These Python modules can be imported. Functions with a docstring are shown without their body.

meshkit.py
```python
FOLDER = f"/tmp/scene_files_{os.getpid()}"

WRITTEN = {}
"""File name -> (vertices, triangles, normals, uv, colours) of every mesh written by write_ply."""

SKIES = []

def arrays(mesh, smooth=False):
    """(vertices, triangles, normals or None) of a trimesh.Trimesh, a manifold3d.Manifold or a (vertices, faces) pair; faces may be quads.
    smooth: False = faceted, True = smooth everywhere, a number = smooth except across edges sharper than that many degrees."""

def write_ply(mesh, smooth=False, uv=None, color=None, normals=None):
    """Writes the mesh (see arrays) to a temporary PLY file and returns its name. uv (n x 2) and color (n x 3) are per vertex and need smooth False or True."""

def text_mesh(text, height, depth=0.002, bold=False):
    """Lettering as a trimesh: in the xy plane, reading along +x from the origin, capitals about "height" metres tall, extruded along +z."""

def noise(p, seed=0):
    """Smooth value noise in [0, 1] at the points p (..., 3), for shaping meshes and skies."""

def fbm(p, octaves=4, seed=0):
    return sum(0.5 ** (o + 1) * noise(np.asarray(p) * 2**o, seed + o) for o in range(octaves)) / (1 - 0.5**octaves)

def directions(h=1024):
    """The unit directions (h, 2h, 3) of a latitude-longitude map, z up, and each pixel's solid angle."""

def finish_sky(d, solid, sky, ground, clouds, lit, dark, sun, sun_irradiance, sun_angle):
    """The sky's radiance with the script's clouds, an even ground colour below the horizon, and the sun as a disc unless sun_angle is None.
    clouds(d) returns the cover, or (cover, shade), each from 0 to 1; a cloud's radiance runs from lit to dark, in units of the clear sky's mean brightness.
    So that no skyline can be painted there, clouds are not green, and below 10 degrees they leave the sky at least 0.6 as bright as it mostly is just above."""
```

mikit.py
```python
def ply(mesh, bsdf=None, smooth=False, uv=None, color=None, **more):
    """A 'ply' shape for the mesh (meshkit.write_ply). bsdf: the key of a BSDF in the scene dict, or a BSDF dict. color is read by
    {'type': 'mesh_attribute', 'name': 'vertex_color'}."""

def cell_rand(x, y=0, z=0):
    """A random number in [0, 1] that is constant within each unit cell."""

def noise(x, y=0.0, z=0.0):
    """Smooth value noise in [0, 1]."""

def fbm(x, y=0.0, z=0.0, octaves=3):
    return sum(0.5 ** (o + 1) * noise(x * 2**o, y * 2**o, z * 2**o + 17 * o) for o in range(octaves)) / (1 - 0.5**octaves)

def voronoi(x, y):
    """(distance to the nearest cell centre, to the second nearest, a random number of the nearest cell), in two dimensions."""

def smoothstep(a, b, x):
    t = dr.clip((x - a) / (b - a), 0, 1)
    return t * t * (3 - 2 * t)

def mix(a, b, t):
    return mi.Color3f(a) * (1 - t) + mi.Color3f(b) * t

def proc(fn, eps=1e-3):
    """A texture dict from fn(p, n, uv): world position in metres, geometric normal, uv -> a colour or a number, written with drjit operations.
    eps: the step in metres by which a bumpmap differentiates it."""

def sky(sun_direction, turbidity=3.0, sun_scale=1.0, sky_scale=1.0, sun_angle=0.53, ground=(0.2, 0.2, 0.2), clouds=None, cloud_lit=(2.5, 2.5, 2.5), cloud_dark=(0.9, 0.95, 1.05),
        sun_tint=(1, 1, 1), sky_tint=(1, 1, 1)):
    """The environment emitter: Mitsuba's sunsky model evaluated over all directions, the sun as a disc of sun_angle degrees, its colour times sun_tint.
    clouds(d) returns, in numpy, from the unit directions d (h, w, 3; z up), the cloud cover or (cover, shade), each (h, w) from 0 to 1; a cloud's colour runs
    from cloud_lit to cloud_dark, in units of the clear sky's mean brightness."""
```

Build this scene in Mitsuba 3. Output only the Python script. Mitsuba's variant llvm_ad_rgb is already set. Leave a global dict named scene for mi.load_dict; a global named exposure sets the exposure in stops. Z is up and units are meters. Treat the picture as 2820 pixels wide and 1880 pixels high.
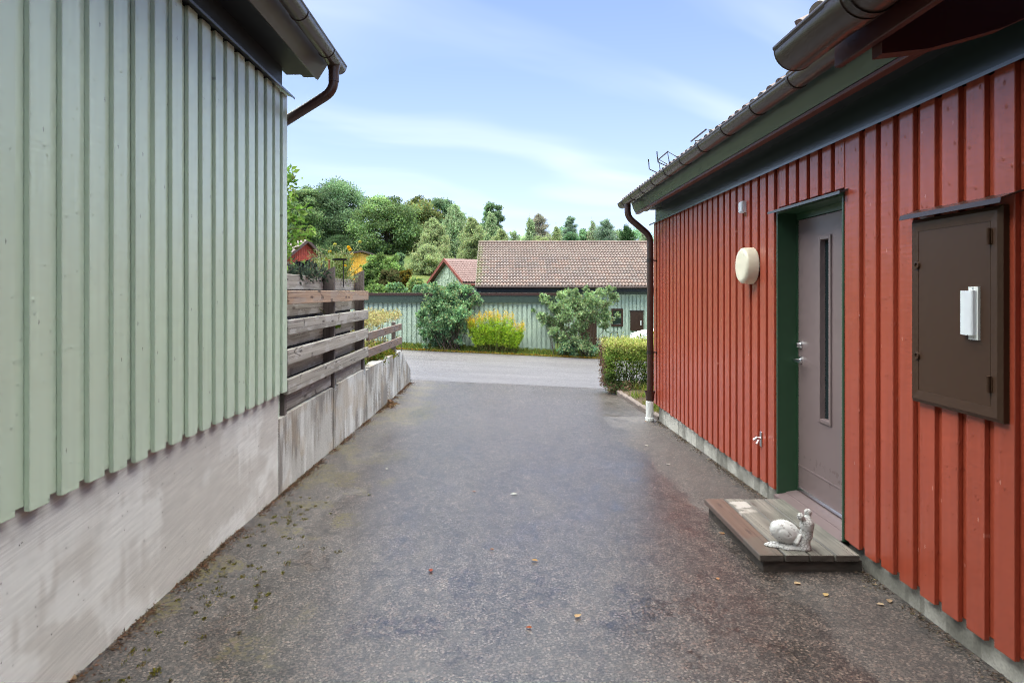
import math, random
import numpy as np, trimesh, drjit as dr, mitsuba as mi, mikit, meshkit
from shapely.geometry import Polygon
from mikit import noise, fbm, voronoi, cell_rand, smoothstep, mix, proc

T = mi.ScalarTransform4f
scene, labels = {'type': 'scene'}, {}

# ------------------------------------------------------------------ camera, sky, exposure
scene['camera'] = {
    'type': 'perspective', 'fov': 72.62, 'fov_axis': 'x', 'near_clip': 0.05, 'far_clip': 3000.0,
    'principal_point_offset_x': 0.01135, 'principal_point_offset_y': 0.0718,
    'to_world': T().look_at(origin=[0, 0, 1.6], target=[0, 1, 1.6], up=[0, 0, 1]),
    'film': {'type': 'hdrfilm', 'width': 1024, 'height': 682},
}


def clouds(d):
    """Thin drawn-out wisps of high cloud and a little milkiness towards the horizon."""
    z = np.maximum(d[..., 2], 0.05)
    u, v = -d[..., 0] / (z + 0.22), d[..., 1] / (z + 0.22)
    f = lambda a, b, c, o: meshkit.fbm(np.stack([a, b, np.zeros_like(a) + c], -1), o)
    wu = 0.55 * (f(u * 0.8, v * 0.8, 2.5, 3) - 0.5)
    a = math.radians(24)
    s, t = u * math.cos(a) - v * math.sin(a) + wu, u * math.sin(a) + v * math.cos(a) + 1.4 * wu
    w = f(s * 1.1 + 5, t * 4.2, 7.1, 5)
    m = f(u * 0.9 + 2, v * 0.9, 11.7, 3)
    c = np.clip((w - 0.46) / 0.26, 0, 1) ** 1.3 * np.clip((m - 0.34) / 0.28, 0, 1) * 0.24
    return np.clip(c + 0.20 * np.exp(-z * 5.0), 0, 0.9), np.zeros_like(c)


scene['sky'] = mikit.sky((-0.12, 0.02, 0.99), turbidity=3.0, sun_scale=1.15, sun_angle=98.0, sky_scale=0.58, sun_tint=(0.84, 1.0, 1.15),
                         clouds=clouds, cloud_lit=(2.35, 2.40, 2.60), sky_tint=(1.06, 0.97, 1.02), ground=(0.16, 0.15, 0.14))
exposure = 3.5

# ------------------------------------------------------------------ helpers: names
used = {}


def num(name):
    k = used.get(name, -1) + 1
    used[name] = k
    return name if k == 0 else f'{name}_{k:03d}'


def thing(name, label, cat, group=None, kind=None):
    key = num(name)
    labels[key] = {'label': label, 'category': cat}
    if group:
        labels[key]['group'] = group
    if kind:
        labels[key]['kind'] = kind
    return key


def as_shape(m, bsdf=None, smooth=False, color=None):
    return dict(m) if isinstance(m, dict) else mikit.ply(m, bsdf, smooth, color=color)


def part(parent, name, m, bsdf=None, smooth=False, color=None, at=None, label=None, kind=None):
    key = num(parent + '__' + name)
    s = as_shape(m, bsdf, smooth, color)
    if at is not None:
        s['to_world'] = at
    scene[key] = s
    if label or kind:
        labels[key] = {}
        if label:
            labels[key]['label'] = label
        if kind:
            labels[key]['kind'] = kind
    return key


def single(name, m, bsdf, label, cat, smooth=False, color=None, group=None, kind=None, at=None):
    key = thing(name, label, cat, group, kind)
    s = as_shape(m, bsdf, smooth, color)
    if at is not None:
        s['to_world'] = at
    scene[key] = s
    return key


def struct(name, m, bsdf, smooth=False, label=None):
    key = num(name)
    scene[key] = as_shape(m, bsdf, smooth)
    labels[key] = {'kind': 'structure'}
    if label:
        labels[key]['label'] = label
    return key


def mv(x=0, y=0, z=0):
    return T().translate([float(x), float(y), float(z)])


# ------------------------------------------------------------------ helpers: meshes
def join(*ms):
    ms = [m for m in (ms[0] if len(ms) == 1 and isinstance(ms[0], (list, tuple)) and not isinstance(ms[0], tuple) else ms)]
    vs, fs, n = [], [], 0
    for m in ms:
        v, f = (np.asarray(m.vertices), np.asarray(m.faces)) if hasattr(m, 'vertices') else m
        vs.append(v)
        fs.append(f + n)
        n += len(v)
    return trimesh.Trimesh(np.vstack(vs), np.vstack(fs), process=False)


def box(x0, x1, y0, y1, z0, z1, b=0.0):
    """A box, its edges chamfered by b."""
    if b <= 0:
        m = trimesh.creation.box(extents=(x1 - x0, y1 - y0, z1 - z0))
        m.apply_translation(((x0 + x1) / 2, (y0 + y1) / 2, (z0 + z1) / 2))
        return m
    lo, hi = np.array([x0, y0, z0]), np.array([x1, y1, z1])
    b = min(b, 0.45 * float((hi - lo).min()))
    pts = []
    for i in range(8):
        c = np.array([(lo, hi)[(i >> k) & 1][k] for k in range(3)])
        s = np.array([1 - 2 * ((i >> k) & 1) for k in range(3)])
        for k in range(3):
            q = c + s * b
            q[k] = c[k]
            pts.append(q)
    return trimesh.convex.convex_hull(np.array(pts))


def ext_y(poly, y0, y1):
    """A polygon in (x, z) extruded along y."""
    m = trimesh.creation.extrude_polygon(Polygon(poly), y1 - y0)
    v = np.array(m.vertices)
    f = np.array(m.faces)[:, ::-1]
    return trimesh.Trimesh(np.c_[v[:, 0], y0 + v[:, 2], v[:, 1]], f, process=False)


def ext_x(poly, x0, x1):
    """A polygon in (y, z) extruded along x."""
    m = trimesh.creation.extrude_polygon(Polygon(poly), x1 - x0)
    v = np.array(m.vertices)
    return trimesh.Trimesh(np.c_[x0 + v[:, 2], v[:, 0], v[:, 1]], np.array(m.faces), process=False)


def round_path(pts, r, n=6):
    """A polyline with its corners rounded by radius r."""
    pts = [np.array(p, float) for p in pts]
    out = [pts[0]]
    for a, b, c in zip(pts, pts[1:], pts[2:]):
        u, w = a - b, c - b
        lu, lw = np.linalg.norm(u), np.linalg.norm(w)
        d = min(r, lu * 0.45, lw * 0.45)
        p0, p1 = b + u / lu * d, b + w / lw * d
        for t in np.linspace(0, 1, n):
            out.append((1 - t) ** 2 * p0 + 2 * t * (1 - t) * b + t * t * p1)
    out.append(pts[-1])
    return np.array(out)


def tube(path, r, n=10, cap=True):
    p = np.asarray(path, float)
    r = np.broadcast_to(np.asarray(r, float), (len(p),))
    d = np.gradient(p, axis=0)
    d /= np.maximum(np.linalg.norm(d, axis=1, keepdims=True), 1e-9)
    a = np.array([1, 0, 0.0]) if abs(d[0][0]) < 0.8 else np.array([0, 1.0, 0])
    a = np.cross(d[0], a)
    V = []
    ang = np.linspace(0, 2 * np.pi, n, endpoint=False)
    for i in range(len(p)):
        a = a - d[i] * a.dot(d[i])
        a /= np.linalg.norm(a)
        b = np.cross(d[i], a)
        V.append(p[i] + r[i] * (np.cos(ang)[:, None] * a + np.sin(ang)[:, None] * b))
    V = np.vstack(V)
    F = []
    for i in range(len(p) - 1):
        for j in range(n):
            q, s = i * n + j, i * n + (j + 1) % n
            F += [[q, s, s + n], [q, s + n, q + n]]
    if cap:
        V = np.vstack([V, p[0], p[-1]])
        for j in range(n):
            F.append([len(V) - 2, (j + 1) % n, j])
            F.append([len(V) - 1, (len(p) - 1) * n + j, (len(p) - 1) * n + (j + 1) % n])
    return trimesh.Trimesh(V, np.array(F), process=False)


def lathe(profile, n=32, axis='z', at=(0, 0, 0)):
    """(radius, height) pairs turned about z, or about -x (heights along -x) or -y."""
    m = trimesh.creation.revolve(np.array(profile, float), sections=n)
    v = np.array(m.vertices)
    if axis == '-x':
        v = np.c_[-v[:, 2], v[:, 1], v[:, 0]]
    elif axis == '-y':
        v = np.c_[v[:, 0], -v[:, 2], v[:, 1]]
    return trimesh.Trimesh(v + np.array(at), np.array(m.faces), process=False)


def sheet(xs, ys, h):
    """A height field over the grid xs, ys."""
    X, Y = np.meshgrid(xs, ys)
    V = np.c_[X.ravel(), Y.ravel(), h(X, Y).ravel()]
    w = len(xs)
    i, j = np.meshgrid(np.arange(w - 1), np.arange(len(ys) - 1))
    q = (j * w + i).ravel()
    return trimesh.Trimesh(V, np.vstack([np.c_[q, q + 1, q + w + 1], np.c_[q, q + w + 1, q + w]]), process=False)


def sstep(a, b, x):
    t = np.clip((np.asarray(x, float) - a) / (b - a), 0, 1)
    return t * t * (3 - 2 * t)


def mixc(a, b, t):
    return np.asarray(a) * (1 - t) + np.asarray(b) * t


# ------------------------------------------------------------------ helpers: leaves (one colour per leaf)
def leaf_mesh(P, A, size, rng, width=0.55, fold=0.15, colors=None):
    """Kite shaped leaves that start at P and point along A."""
    n = len(P)
    A = A / np.maximum(np.linalg.norm(A, axis=1, keepdims=True), 1e-9)
    R = rng.normal(size=(n, 3))
    B = np.cross(A, R)
    B /= np.maximum(np.linalg.norm(B, axis=1, keepdims=True), 1e-9)
    N = np.cross(A, B)
    s = np.broadcast_to(np.asarray(size, float), (n,))[:, None]
    V = np.stack([P, P + A * s * 0.45 + B * s * width / 2 + N * s * fold, P + A * s, P + A * s * 0.45 - B * s * width / 2 + N * s * fold], 1).reshape(-1, 3)
    k = np.arange(n)[:, None] * 4
    F = np.vstack([k + [0, 1, 2], k + [0, 2, 3]])
    C = None if colors is None else np.repeat(np.clip(colors, 0.002, 0.9), 4, 0)
    return V, F, C


def tones(n, rng, cols, spread=0.25):
    """n colours picked from cols with some spread."""
    cols = np.asarray(cols, float)
    c = cols[rng.integers(0, len(cols), n)]
    return c * (1 + spread * rng.normal(size=(n, 1))).clip(0.45, 1.7) * (1 + 0.07 * rng.normal(size=(n, 3)))


def leafy(parent, name, lists, kind=None):
    """Several (V, F, C) made one mesh of the scene."""
    vs, fs, cs, n = [], [], [], 0
    for v, f, c in lists:
        vs.append(v)
        fs.append(f + n)
        cs.append(c)
        n += len(v)
    m = trimesh.Trimesh(np.vstack(vs), np.vstack(fs), process=False)
    return part(parent, name, m, 'leaf', color=np.vstack(cs), kind=kind)


def unit(v):
    return v / np.maximum(np.linalg.norm(v, axis=-1, keepdims=True), 1e-9)


def ball(n, rng, hollow=0.5):
    d = unit(rng.normal(size=(n, 3)))
    return d * (hollow + (1 - hollow) * rng.random((n, 1))) ** 0.6


# ------------------------------------------------------------------ materials
def mat(name, d, two=True):
    scene[name] = {'type': 'twosided', 'bsdf': d} if two else d
    return name


def rgb(*c):
    return {'type': 'rgb', 'value': list(c)}


def plain(name, c, rough=0.5, spec=0.5, metal=0.0, **kw):
    return mat(name, {'type': 'principled', 'base_color': rgb(*c), 'roughness': rough, 'specular': spec, 'metallic': metal, **kw})


def bumped(tex, scale, inner):
    return {'type': 'bumpmap', 'arbitrary': tex, 'scale': scale, 'bsdf': inner}


def paint_relief(p, n, uv):
    # brushed paint over sawn boards: fine upright grain, saw marks across it, drips and pimples
    s = p.y + p.x
    g = noise(s * 210, p.z * 9) * 0.55 + noise(s * 70, p.z * 4, 5) * 0.6 + noise(s * 6, p.z * 95, 9) * 0.5
    f, _, w = voronoi(s * 13, p.z * 9)
    return g + dr.select(w > 0.55, 3.2 * smoothstep(0.10, 0.02, f), 0.0)


relief = proc(paint_relief, 8e-4)


def sage_color(p, n, uv):
    b = noise(p.y * 5.4, 3.0) * 0.08 + noise(p.y * 40, p.z * 2.5) * 0.07
    f, _, w = voronoi(p.y * 11, p.z * 4.2)
    c = mi.Color3f(0.390, 0.462, 0.362) * (0.93 + b)
    return mix(c, mi.Color3f(0.12, 0.13, 0.115), dr.select(w > 0.74, 0.7 * smoothstep(0.060, 0.02, f), 0.0))


def red_color(p, n, uv):
    b = noise(p.y * 5.8, 7.0) * 0.12 + noise(p.y * 46, p.z * 2.2) * 0.10
    f, _, w = voronoi(p.y * 10 + 3, p.z * 4.0)
    c = mi.Color3f(0.280, 0.051, 0.026) * (0.90 + b)
    return mix(c, mi.Color3f(0.50, 0.25, 0.20), dr.select(w > 0.80, 0.55 * smoothstep(0.055, 0.02, f), 0.0))


mat('sage_paint', bumped(relief, 0.0011, {'type': 'principled', 'base_color': proc(sage_color), 'roughness': 0.27, 'specular': 0.7}))
mat('red_paint', bumped(relief, 0.0012, {'type': 'principled', 'base_color': proc(red_color), 'roughness': 0.30, 'specular': 0.6}))
mat('trim_green', bumped(relief, 0.0004, {'type': 'principled', 'base_color': rgb(0.040, 0.062, 0.048), 'roughness': 0.30, 'specular': 0.5}))
plain('jamb_green', (0.018, 0.052, 0.026), 0.35)
plain('dark_trim', (0.016, 0.019, 0.021), 0.5, 0.3)
plain('red_trim', (0.085, 0.018, 0.012), 0.42)
plain('maroon', (0.050, 0.010, 0.008), 0.5, 0.3)
plain('gutter_brown', (0.036, 0.025, 0.021), 0.26, 0.45)
plain('frieze_shaded', (0.020, 0.030, 0.028), 0.22, 0.45)  # trim green darkened: shade under the soffit is put into the colour
plain('pipe_brown', (0.046, 0.023, 0.018), 0.30, 0.5)
plain('band_dark', (0.018, 0.012, 0.010), 0.4)
plain('fascia_brown', (0.075, 0.068, 0.062), 0.45)
plain('flashing', (0.05, 0.055, 0.06), 0.25, 0.6)
plain('zinc', (0.62, 0.65, 0.68), 0.28, metal=1.0)
plain('chrome', (0.72, 0.74, 0.76), 0.16, metal=1.0)
plain('white_plastic', (0.62, 0.66, 0.70), 0.35)
plain('pvc_white', (0.60, 0.62, 0.60), 0.4)
plain('rust', (0.20, 0.085, 0.04), 0.8)
plain('cream_plastic', (0.64, 0.60, 0.46), 0.42)
plain('cabinet_brown', (0.046, 0.024, 0.014), 0.45, 0.25)
plain('black_rubber', (0.012, 0.012, 0.014), 0.45)
plain('dark_inside', (0.02, 0.022, 0.022), 0.9)
plain('car_white', (0.75, 0.76, 0.77), 0.18, clearcoat=0.6)
plain('blue_plastic', (0.02, 0.035, 0.09), 0.3)
plain('yellow_paint', (0.75, 0.40, 0.04), 0.6)
plain('far_red', (0.42, 0.078, 0.050), 0.6)
plain('far_sage', (0.40, 0.49, 0.385), 0.5)
plain('far_pale', (0.36, 0.40, 0.35), 0.6)
plain('glass_dark', (0.008, 0.018, 0.020), 0.04, 0.6)
plain('barge_red', (0.205, 0.058, 0.045), 0.6)
scene['pane_glass'] = {'type': 'thindielectric', 'int_ior': 1.52}


def door_color(p, n, uv):
    s = fbm(p.y * 30, p.z * 22, p.x * 5)
    c = mi.Color3f(0.150, 0.112, 0.112) * (0.92 + 0.16 * noise(p.y * 3, p.z * 1.5))
    scuff = smoothstep(0.60, 0.72, s) * smoothstep(0.10, 0.04, dr.abs(p.z - 0.36)) * 0.35
    return mix(c, mi.Color3f(0.06, 0.035, 0.03), scuff)


mat('door_paint', {'type': 'principled', 'base_color': proc(door_color), 'roughness': 0.36, 'specular': 0.45})


def brushed_relief(p, n, uv):
    return noise(p.y * 9 + p.z * 5, p.z * 330 - p.y * 40) * 0.7 + fbm(p.y * 60, p.z * 60, p.x * 60) * 0.5


def brushed_color(p, n, uv):
    # brushed render with pale lime bloom in patches
    b = fbm(p.y * 1.7 + 0.8 * noise(p.y * 5, p.z * 6), p.z * 3.2, 2.0, 4)
    v = noise(p.y * 26, p.z * 2.0, 4)
    lime = smoothstep(0.50, 0.66, b + 0.10 * (v - 0.5))
    st = noise(p.y * 9 + p.z * 4, p.z * 300 - p.y * 36)
    c = mix(mi.Color3f(0.445, 0.422, 0.396), mi.Color3f(0.545, 0.532, 0.512), lime) * (0.84 + 0.26 * st)
    damp = smoothstep(0.52, 0.70, fbm(p.y * 2.3, p.z * 5.0, 9.0, 3))
    c = mix(c, mi.Color3f(0.37, 0.350, 0.330), 0.35 * damp)
    f, _, w = voronoi(p.y * 26, p.z * 26)
    return mix(c, mi.Color3f(0.07, 0.06, 0.055), dr.select(w > 0.955, smoothstep(0.13, 0.05, f), 0.0))


mat('brushed_concrete', bumped(proc(brushed_relief, 1e-3), 0.0016, {'type': 'principled', 'base_color': proc(brushed_color), 'roughness': 0.85, 'specular': 0.25}))


def streak_color(p, n, uv):
    # wet run-off on cast concrete: grey algae, pale lime runs, ochre foot
    wob = 0.04 * noise(p.y * 3, p.z * 2.5)
    r = fbm((p.y + wob) * 7, p.z * 2.2 + 3, 0.0, 4)
    fine = noise((p.y + wob) * 55, p.z * 3.0, 3)
    blot = fbm(p.y * 1.1, p.z * 1.5, 8.0, 4)
    dark = smoothstep(0.42, 0.60, r * 0.45 + blot * 0.55 + 0.10 * (fine - 0.5))
    c = mix(mi.Color3f(0.345, 0.338, 0.318), mi.Color3f(0.145, 0.130, 0.117), 0.85 * dark)
    lime = smoothstep(0.55, 0.72, fbm((p.y + wob) * 11 + 7, p.z * 1.6, 5.0, 4) * 0.55 + 0.5 * fbm(p.y * 1.6 + 5, p.z * 2.0, 1.0))
    c = mix(c, mi.Color3f(0.50, 0.50, 0.485), 0.75 * lime)
    och = smoothstep(0.50, 0.68, fbm(p.y * 4, p.z * 5, 3.0))
    return mix(c, mi.Color3f(0.30, 0.235, 0.165), 0.35 * och) * (0.88 + 0.24 * noise(p.y * 140, p.z * 90))


def rough_relief(p, n, uv):
    return fbm(p.y * 40 + p.x * 40, p.z * 40, 2.0, 4)


mat('stained_concrete', bumped(proc(rough_relief, 1e-3), 0.003, {'type': 'principled', 'base_color': proc(streak_color), 'roughness': 0.8, 'specular': 0.3}))


def grey_concrete(p, n, uv):
    b = fbm(p.y * 3.5, p.z * 5.0, p.x * 3.0, 4)
    c = mix(mi.Color3f(0.17, 0.165, 0.145), mi.Color3f(0.37, 0.36, 0.325), smoothstep(0.35, 0.68, b))
    w = noise(p.y * 15, p.z * 2.5, 6)
    c = mix(c, mi.Color3f(0.12, 0.115, 0.10), 0.6 * smoothstep(0.64, 0.80, w))
    return c * (0.85 + 0.3 * noise(p.y * 120, p.z * 120))


mat('plain_concrete', bumped(proc(rough_relief, 1e-3), 0.003, {'type': 'principled', 'base_color': proc(grey_concrete), 'roughness': 0.82, 'specular': 0.3}))


# asphalt: stones of about a centimetre in dark binder, soaked by rain; the strip under the eave stays drier
def wetness(p):
    a = fbm(p.x * 3.1 + 4, p.y * 1.9 + 2, 0.0, 4)
    b = noise(p.x * 11, p.y * 8, 7)
    dry = smoothstep(1.30, 1.50, p.x + 0.75 * (fbm(p.x * 2.3, p.y * 1.3, 5.0, 4) - 0.5) - 0.012 * p.y)
    dry = dr.select(p.y > 9.6, 0.0, dry)
    edge = smoothstep(-1.20, -1.40, p.x + 0.7 * (fbm(p.x * 3, p.y * 2.1, 1.0, 4) - 0.5))
    return (0.80 + 0.20 * smoothstep(0.40, 0.68, a * 0.8 + b * 0.25)) * (1 - dry) * (1 - 0.7 * edge)


def glint(p):
    """Small shallow films of water between the stones."""
    return smoothstep(0.56, 0.70, fbm(p.x * 4.6, p.y * 3.6, 31.0, 4)) * smoothstep(0.35, 0.65, noise(p.x * 48, p.y * 48, 5))


def asphalt_color(p, n, uv):
    f, s, w = voronoi(p.x * 74, p.y * 74)
    g, _, v = voronoi(p.x * 160 + 9, p.y * 160)
    stone = mix(mi.Color3f(0.026, 0.023, 0.023), mi.Color3f(0.175, 0.140, 0.124), w * w * w)
    stone = mix(stone, mi.Color3f(0.110, 0.076, 0.064), smoothstep(0.86, 0.92, cell_rand(w * 9999)))
    grit = mix(mi.Color3f(0.014, 0.013, 0.013), mi.Color3f(0.085, 0.075, 0.072), v * v)
    c = mix(stone, grit, smoothstep(0.30, 0.52, f + 0.35 * (v - 0.5)))
    c = c * mi.Color3f(1.02, 0.94, 0.86) * (0.54 + 0.18 * fbm(p.x * 2.6, p.y * 1.7, 3.0, 4) + 0.50 * (noise(p.x * 24, p.y * 17, 6) - 0.3))
    silt = smoothstep(0.50, 0.62, fbm(p.x * 3.2, p.y * 1.6, 11.0, 4)) * smoothstep(1.2, 1.6, p.x + 0.6 * (noise(p.x * 4, p.y * 3) - 0.5))
    c = mix(c, mi.Color3f(0.075, 0.064, 0.057), 0.5 * silt * smoothstep(0.35, 0.65, noise(p.x * 55, p.y * 55, 8)))
    green = smoothstep(0.52, 0.64, fbm(p.x * 3.6, p.y * 3.2, 21.0, 4)) * smoothstep(-0.75, -1.25, p.x + 0.6 * (noise(p.x * 5, p.y * 4, 2) - 0.5))
    c = mix(c, mi.Color3f(0.075, 0.060, 0.014), 0.7 * green * smoothstep(0.35, 0.6, noise(p.x * 75, p.y * 75)))
    k = dr.abs(noise(p.x * 2.3, p.y * 2.3, 41) + 0.45 * noise(p.x * 9, p.y * 9, 43) - 0.72)
    crack = smoothstep(0.012, 0.004, k) * smoothstep(0.52, 0.60, noise(p.x * 0.9, p.y * 0.8, 47)) * smoothstep(7.0, 8.0, p.y)
    return mix(c, mi.Color3f(0.018, 0.017, 0.012), 0.8 * crack)


def asphalt_rough(p, n, uv):
    return 0.56 - 0.30 * wetness(p) - 0.10 * glint(p) * wetness(p) + 0.08 * noise(p.x * 40, p.y * 40)


def asphalt_relief(p, n, uv):
    f, s, w = voronoi(p.x * 74, p.y * 74)
    g = noise(p.x * 210, p.y * 210, 2)
    return ((1 - smoothstep(0.10, 0.55, f)) * (0.25 + 0.9 * w) + 0.5 * g) * (1 - 0.7 * glint(p)) + 1.1 * noise(p.x * 19, p.y * 19)


mat('asphalt', bumped(proc(asphalt_relief, 2e-3), 0.0010, {'type': 'principled', 'base_color': proc(asphalt_color), 'roughness': proc(asphalt_rough), 'specular': 0.85}))


def road_color(p, n, uv):
    c = mix(mi.Color3f(0.058, 0.051, 0.053), mi.Color3f(0.088, 0.079, 0.081), fbm(p.x * 0.5, p.y * 2.0, 0.0, 4))
    return c * (0.75 + 0.5 * noise(p.x * 28, p.y * 28))


def road_relief(p, n, uv):
    return noise(p.x * 45, p.y * 45) + 0.8 * noise(p.x * 12, p.y * 12, 3)


def road_rough(p, n, uv):
    return 0.38 + 0.12 * fbm(p.x * 0.7, p.y * 0.9, 2.0)


mat('road_asphalt', bumped(proc(road_relief, 4e-3), 0.0012, {'type': 'principled', 'base_color': proc(road_color), 'roughness': proc(road_rough), 'specular': 0.8}))


def soil_color(p, n, uv):
    return mix(mi.Color3f(0.035, 0.026, 0.018), mi.Color3f(0.085, 0.065, 0.042), fbm(p.x * 14, p.y * 14, p.z * 14, 4))


mat('soil', bumped(proc(lambda p, n, uv: fbm(p.x * 25, p.y * 25, p.z * 25), 3e-3), 0.02, {'type': 'principled', 'base_color': proc(soil_color), 'roughness': 0.95, 'specular': 0.1}))


def meadow_color(p, n, uv):
    return mix(mi.Color3f(0.035, 0.065, 0.018), mi.Color3f(0.085, 0.095, 0.030), fbm(p.x * 0.6, p.y * 0.6, 0.0, 4)) * (0.7 + 0.6 * noise(p.x * 7, p.y * 7))


mat('meadow', {'type': 'principled', 'base_color': proc(meadow_color), 'roughness': 0.95, 'specular': 0.1})


# weathered wood, the grain along y
def plank_grain(p):
    k = dr.floor(p.z * 8.2 + 0.4) + 13.0 * dr.floor(p.x * 7.1)
    bow = 0.03 * noise(p.y * 1.1, k)
    g = fbm((p.z + p.x + bow) * 90 + k * 3, p.y * 1.7, k, 3)
    f, _, w = voronoi(p.y * 2.1 + k * 0.37, (p.z + p.x) * 9.0)
    knot = dr.select(w > 0.60, smoothstep(0.16, 0.05, f), 0.0)
    crack = smoothstep(0.78, 0.92, noise((p.z + p.x) * 150 + k, p.y * 1.2, 4.0))
    split = smoothstep(0.90, 0.97, noise(p.y * 13 + 3 * noise(p.z * 20, p.y * 2) + k * 5, (p.z + p.x) * 5))
    return k, g, knot, crack, split


def grey_wood(p, n, uv):
    k, g, knot, crack, split = plank_grain(p)
    tone = 0.80 + 0.4 * noise(k * 7.7)
    c = mix(mi.Color3f(0.165, 0.148, 0.128), mi.Color3f(0.345, 0.320, 0.285), g) * tone
    c = mix(c, mi.Color3f(0.40, 0.385, 0.37), 0.5 * smoothstep(0.52, 0.70, fbm(p.y * 5, p.z * 22, 3.0)))
    c = mix(c, mi.Color3f(0.055, 0.043, 0.036), 0.8 * knot)
    return mix(c, mi.Color3f(0.035, 0.028, 0.025), dr.maximum(0.55 * crack, 0.75 * split))


def wood_relief(p, n, uv):
    k, g, knot, crack, split = plank_grain(p)
    return g - 1.2 * crack + 0.5 * knot - 1.5 * split


def brown_wood(p, n, uv):
    k, g, knot, crack, split = plank_grain(p)
    c = mix(mi.Color3f(0.205, 0.130, 0.088), mi.Color3f(0.420, 0.285, 0.195), g)
    c = mix(c, mi.Color3f(0.29, 0.235, 0.20), 0.6 * smoothstep(0.48, 0.66, fbm(p.y * 3, p.z * 15, 1.0)))
    c = mix(c, mi.Color3f(0.055, 0.030, 0.020), 0.85 * knot)
    return mix(c, mi.Color3f(0.05, 0.03, 0.022), dr.maximum(0.5 * crack, 0.7 * split))


wr = proc(wood_relief, 1.5e-3)
def rail_wood(p, n, uv):
    return brown_wood(p, n, uv) * mi.Color3f(0.50, 0.50, 0.56)


mat('rail_wood', bumped(wr, 0.0010, {'type': 'principled', 'base_color': proc(rail_wood), 'roughness': 0.6, 'specular': 0.35}))
mat('grey_wood', bumped(wr, 0.0014, {'type': 'principled', 'base_color': proc(grey_wood), 'roughness': 0.75, 'specular': 0.3}))
mat('brown_wood', bumped(wr, 0.0010, {'type': 'principled', 'base_color': proc(brown_wood), 'roughness': 0.6, 'specular': 0.35}))


def dark_wood(p, n, uv):
    g = fbm((p.x + p.y) * 60, p.z * 2.5, 1.0, 3)
    return mix(mi.Color3f(0.060, 0.047, 0.042), mi.Color3f(0.155, 0.130, 0.118), g)


mat('post_wood', {'type': 'principled', 'base_color': proc(dark_wood), 'roughness': 0.7, 'specular': 0.3})


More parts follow.
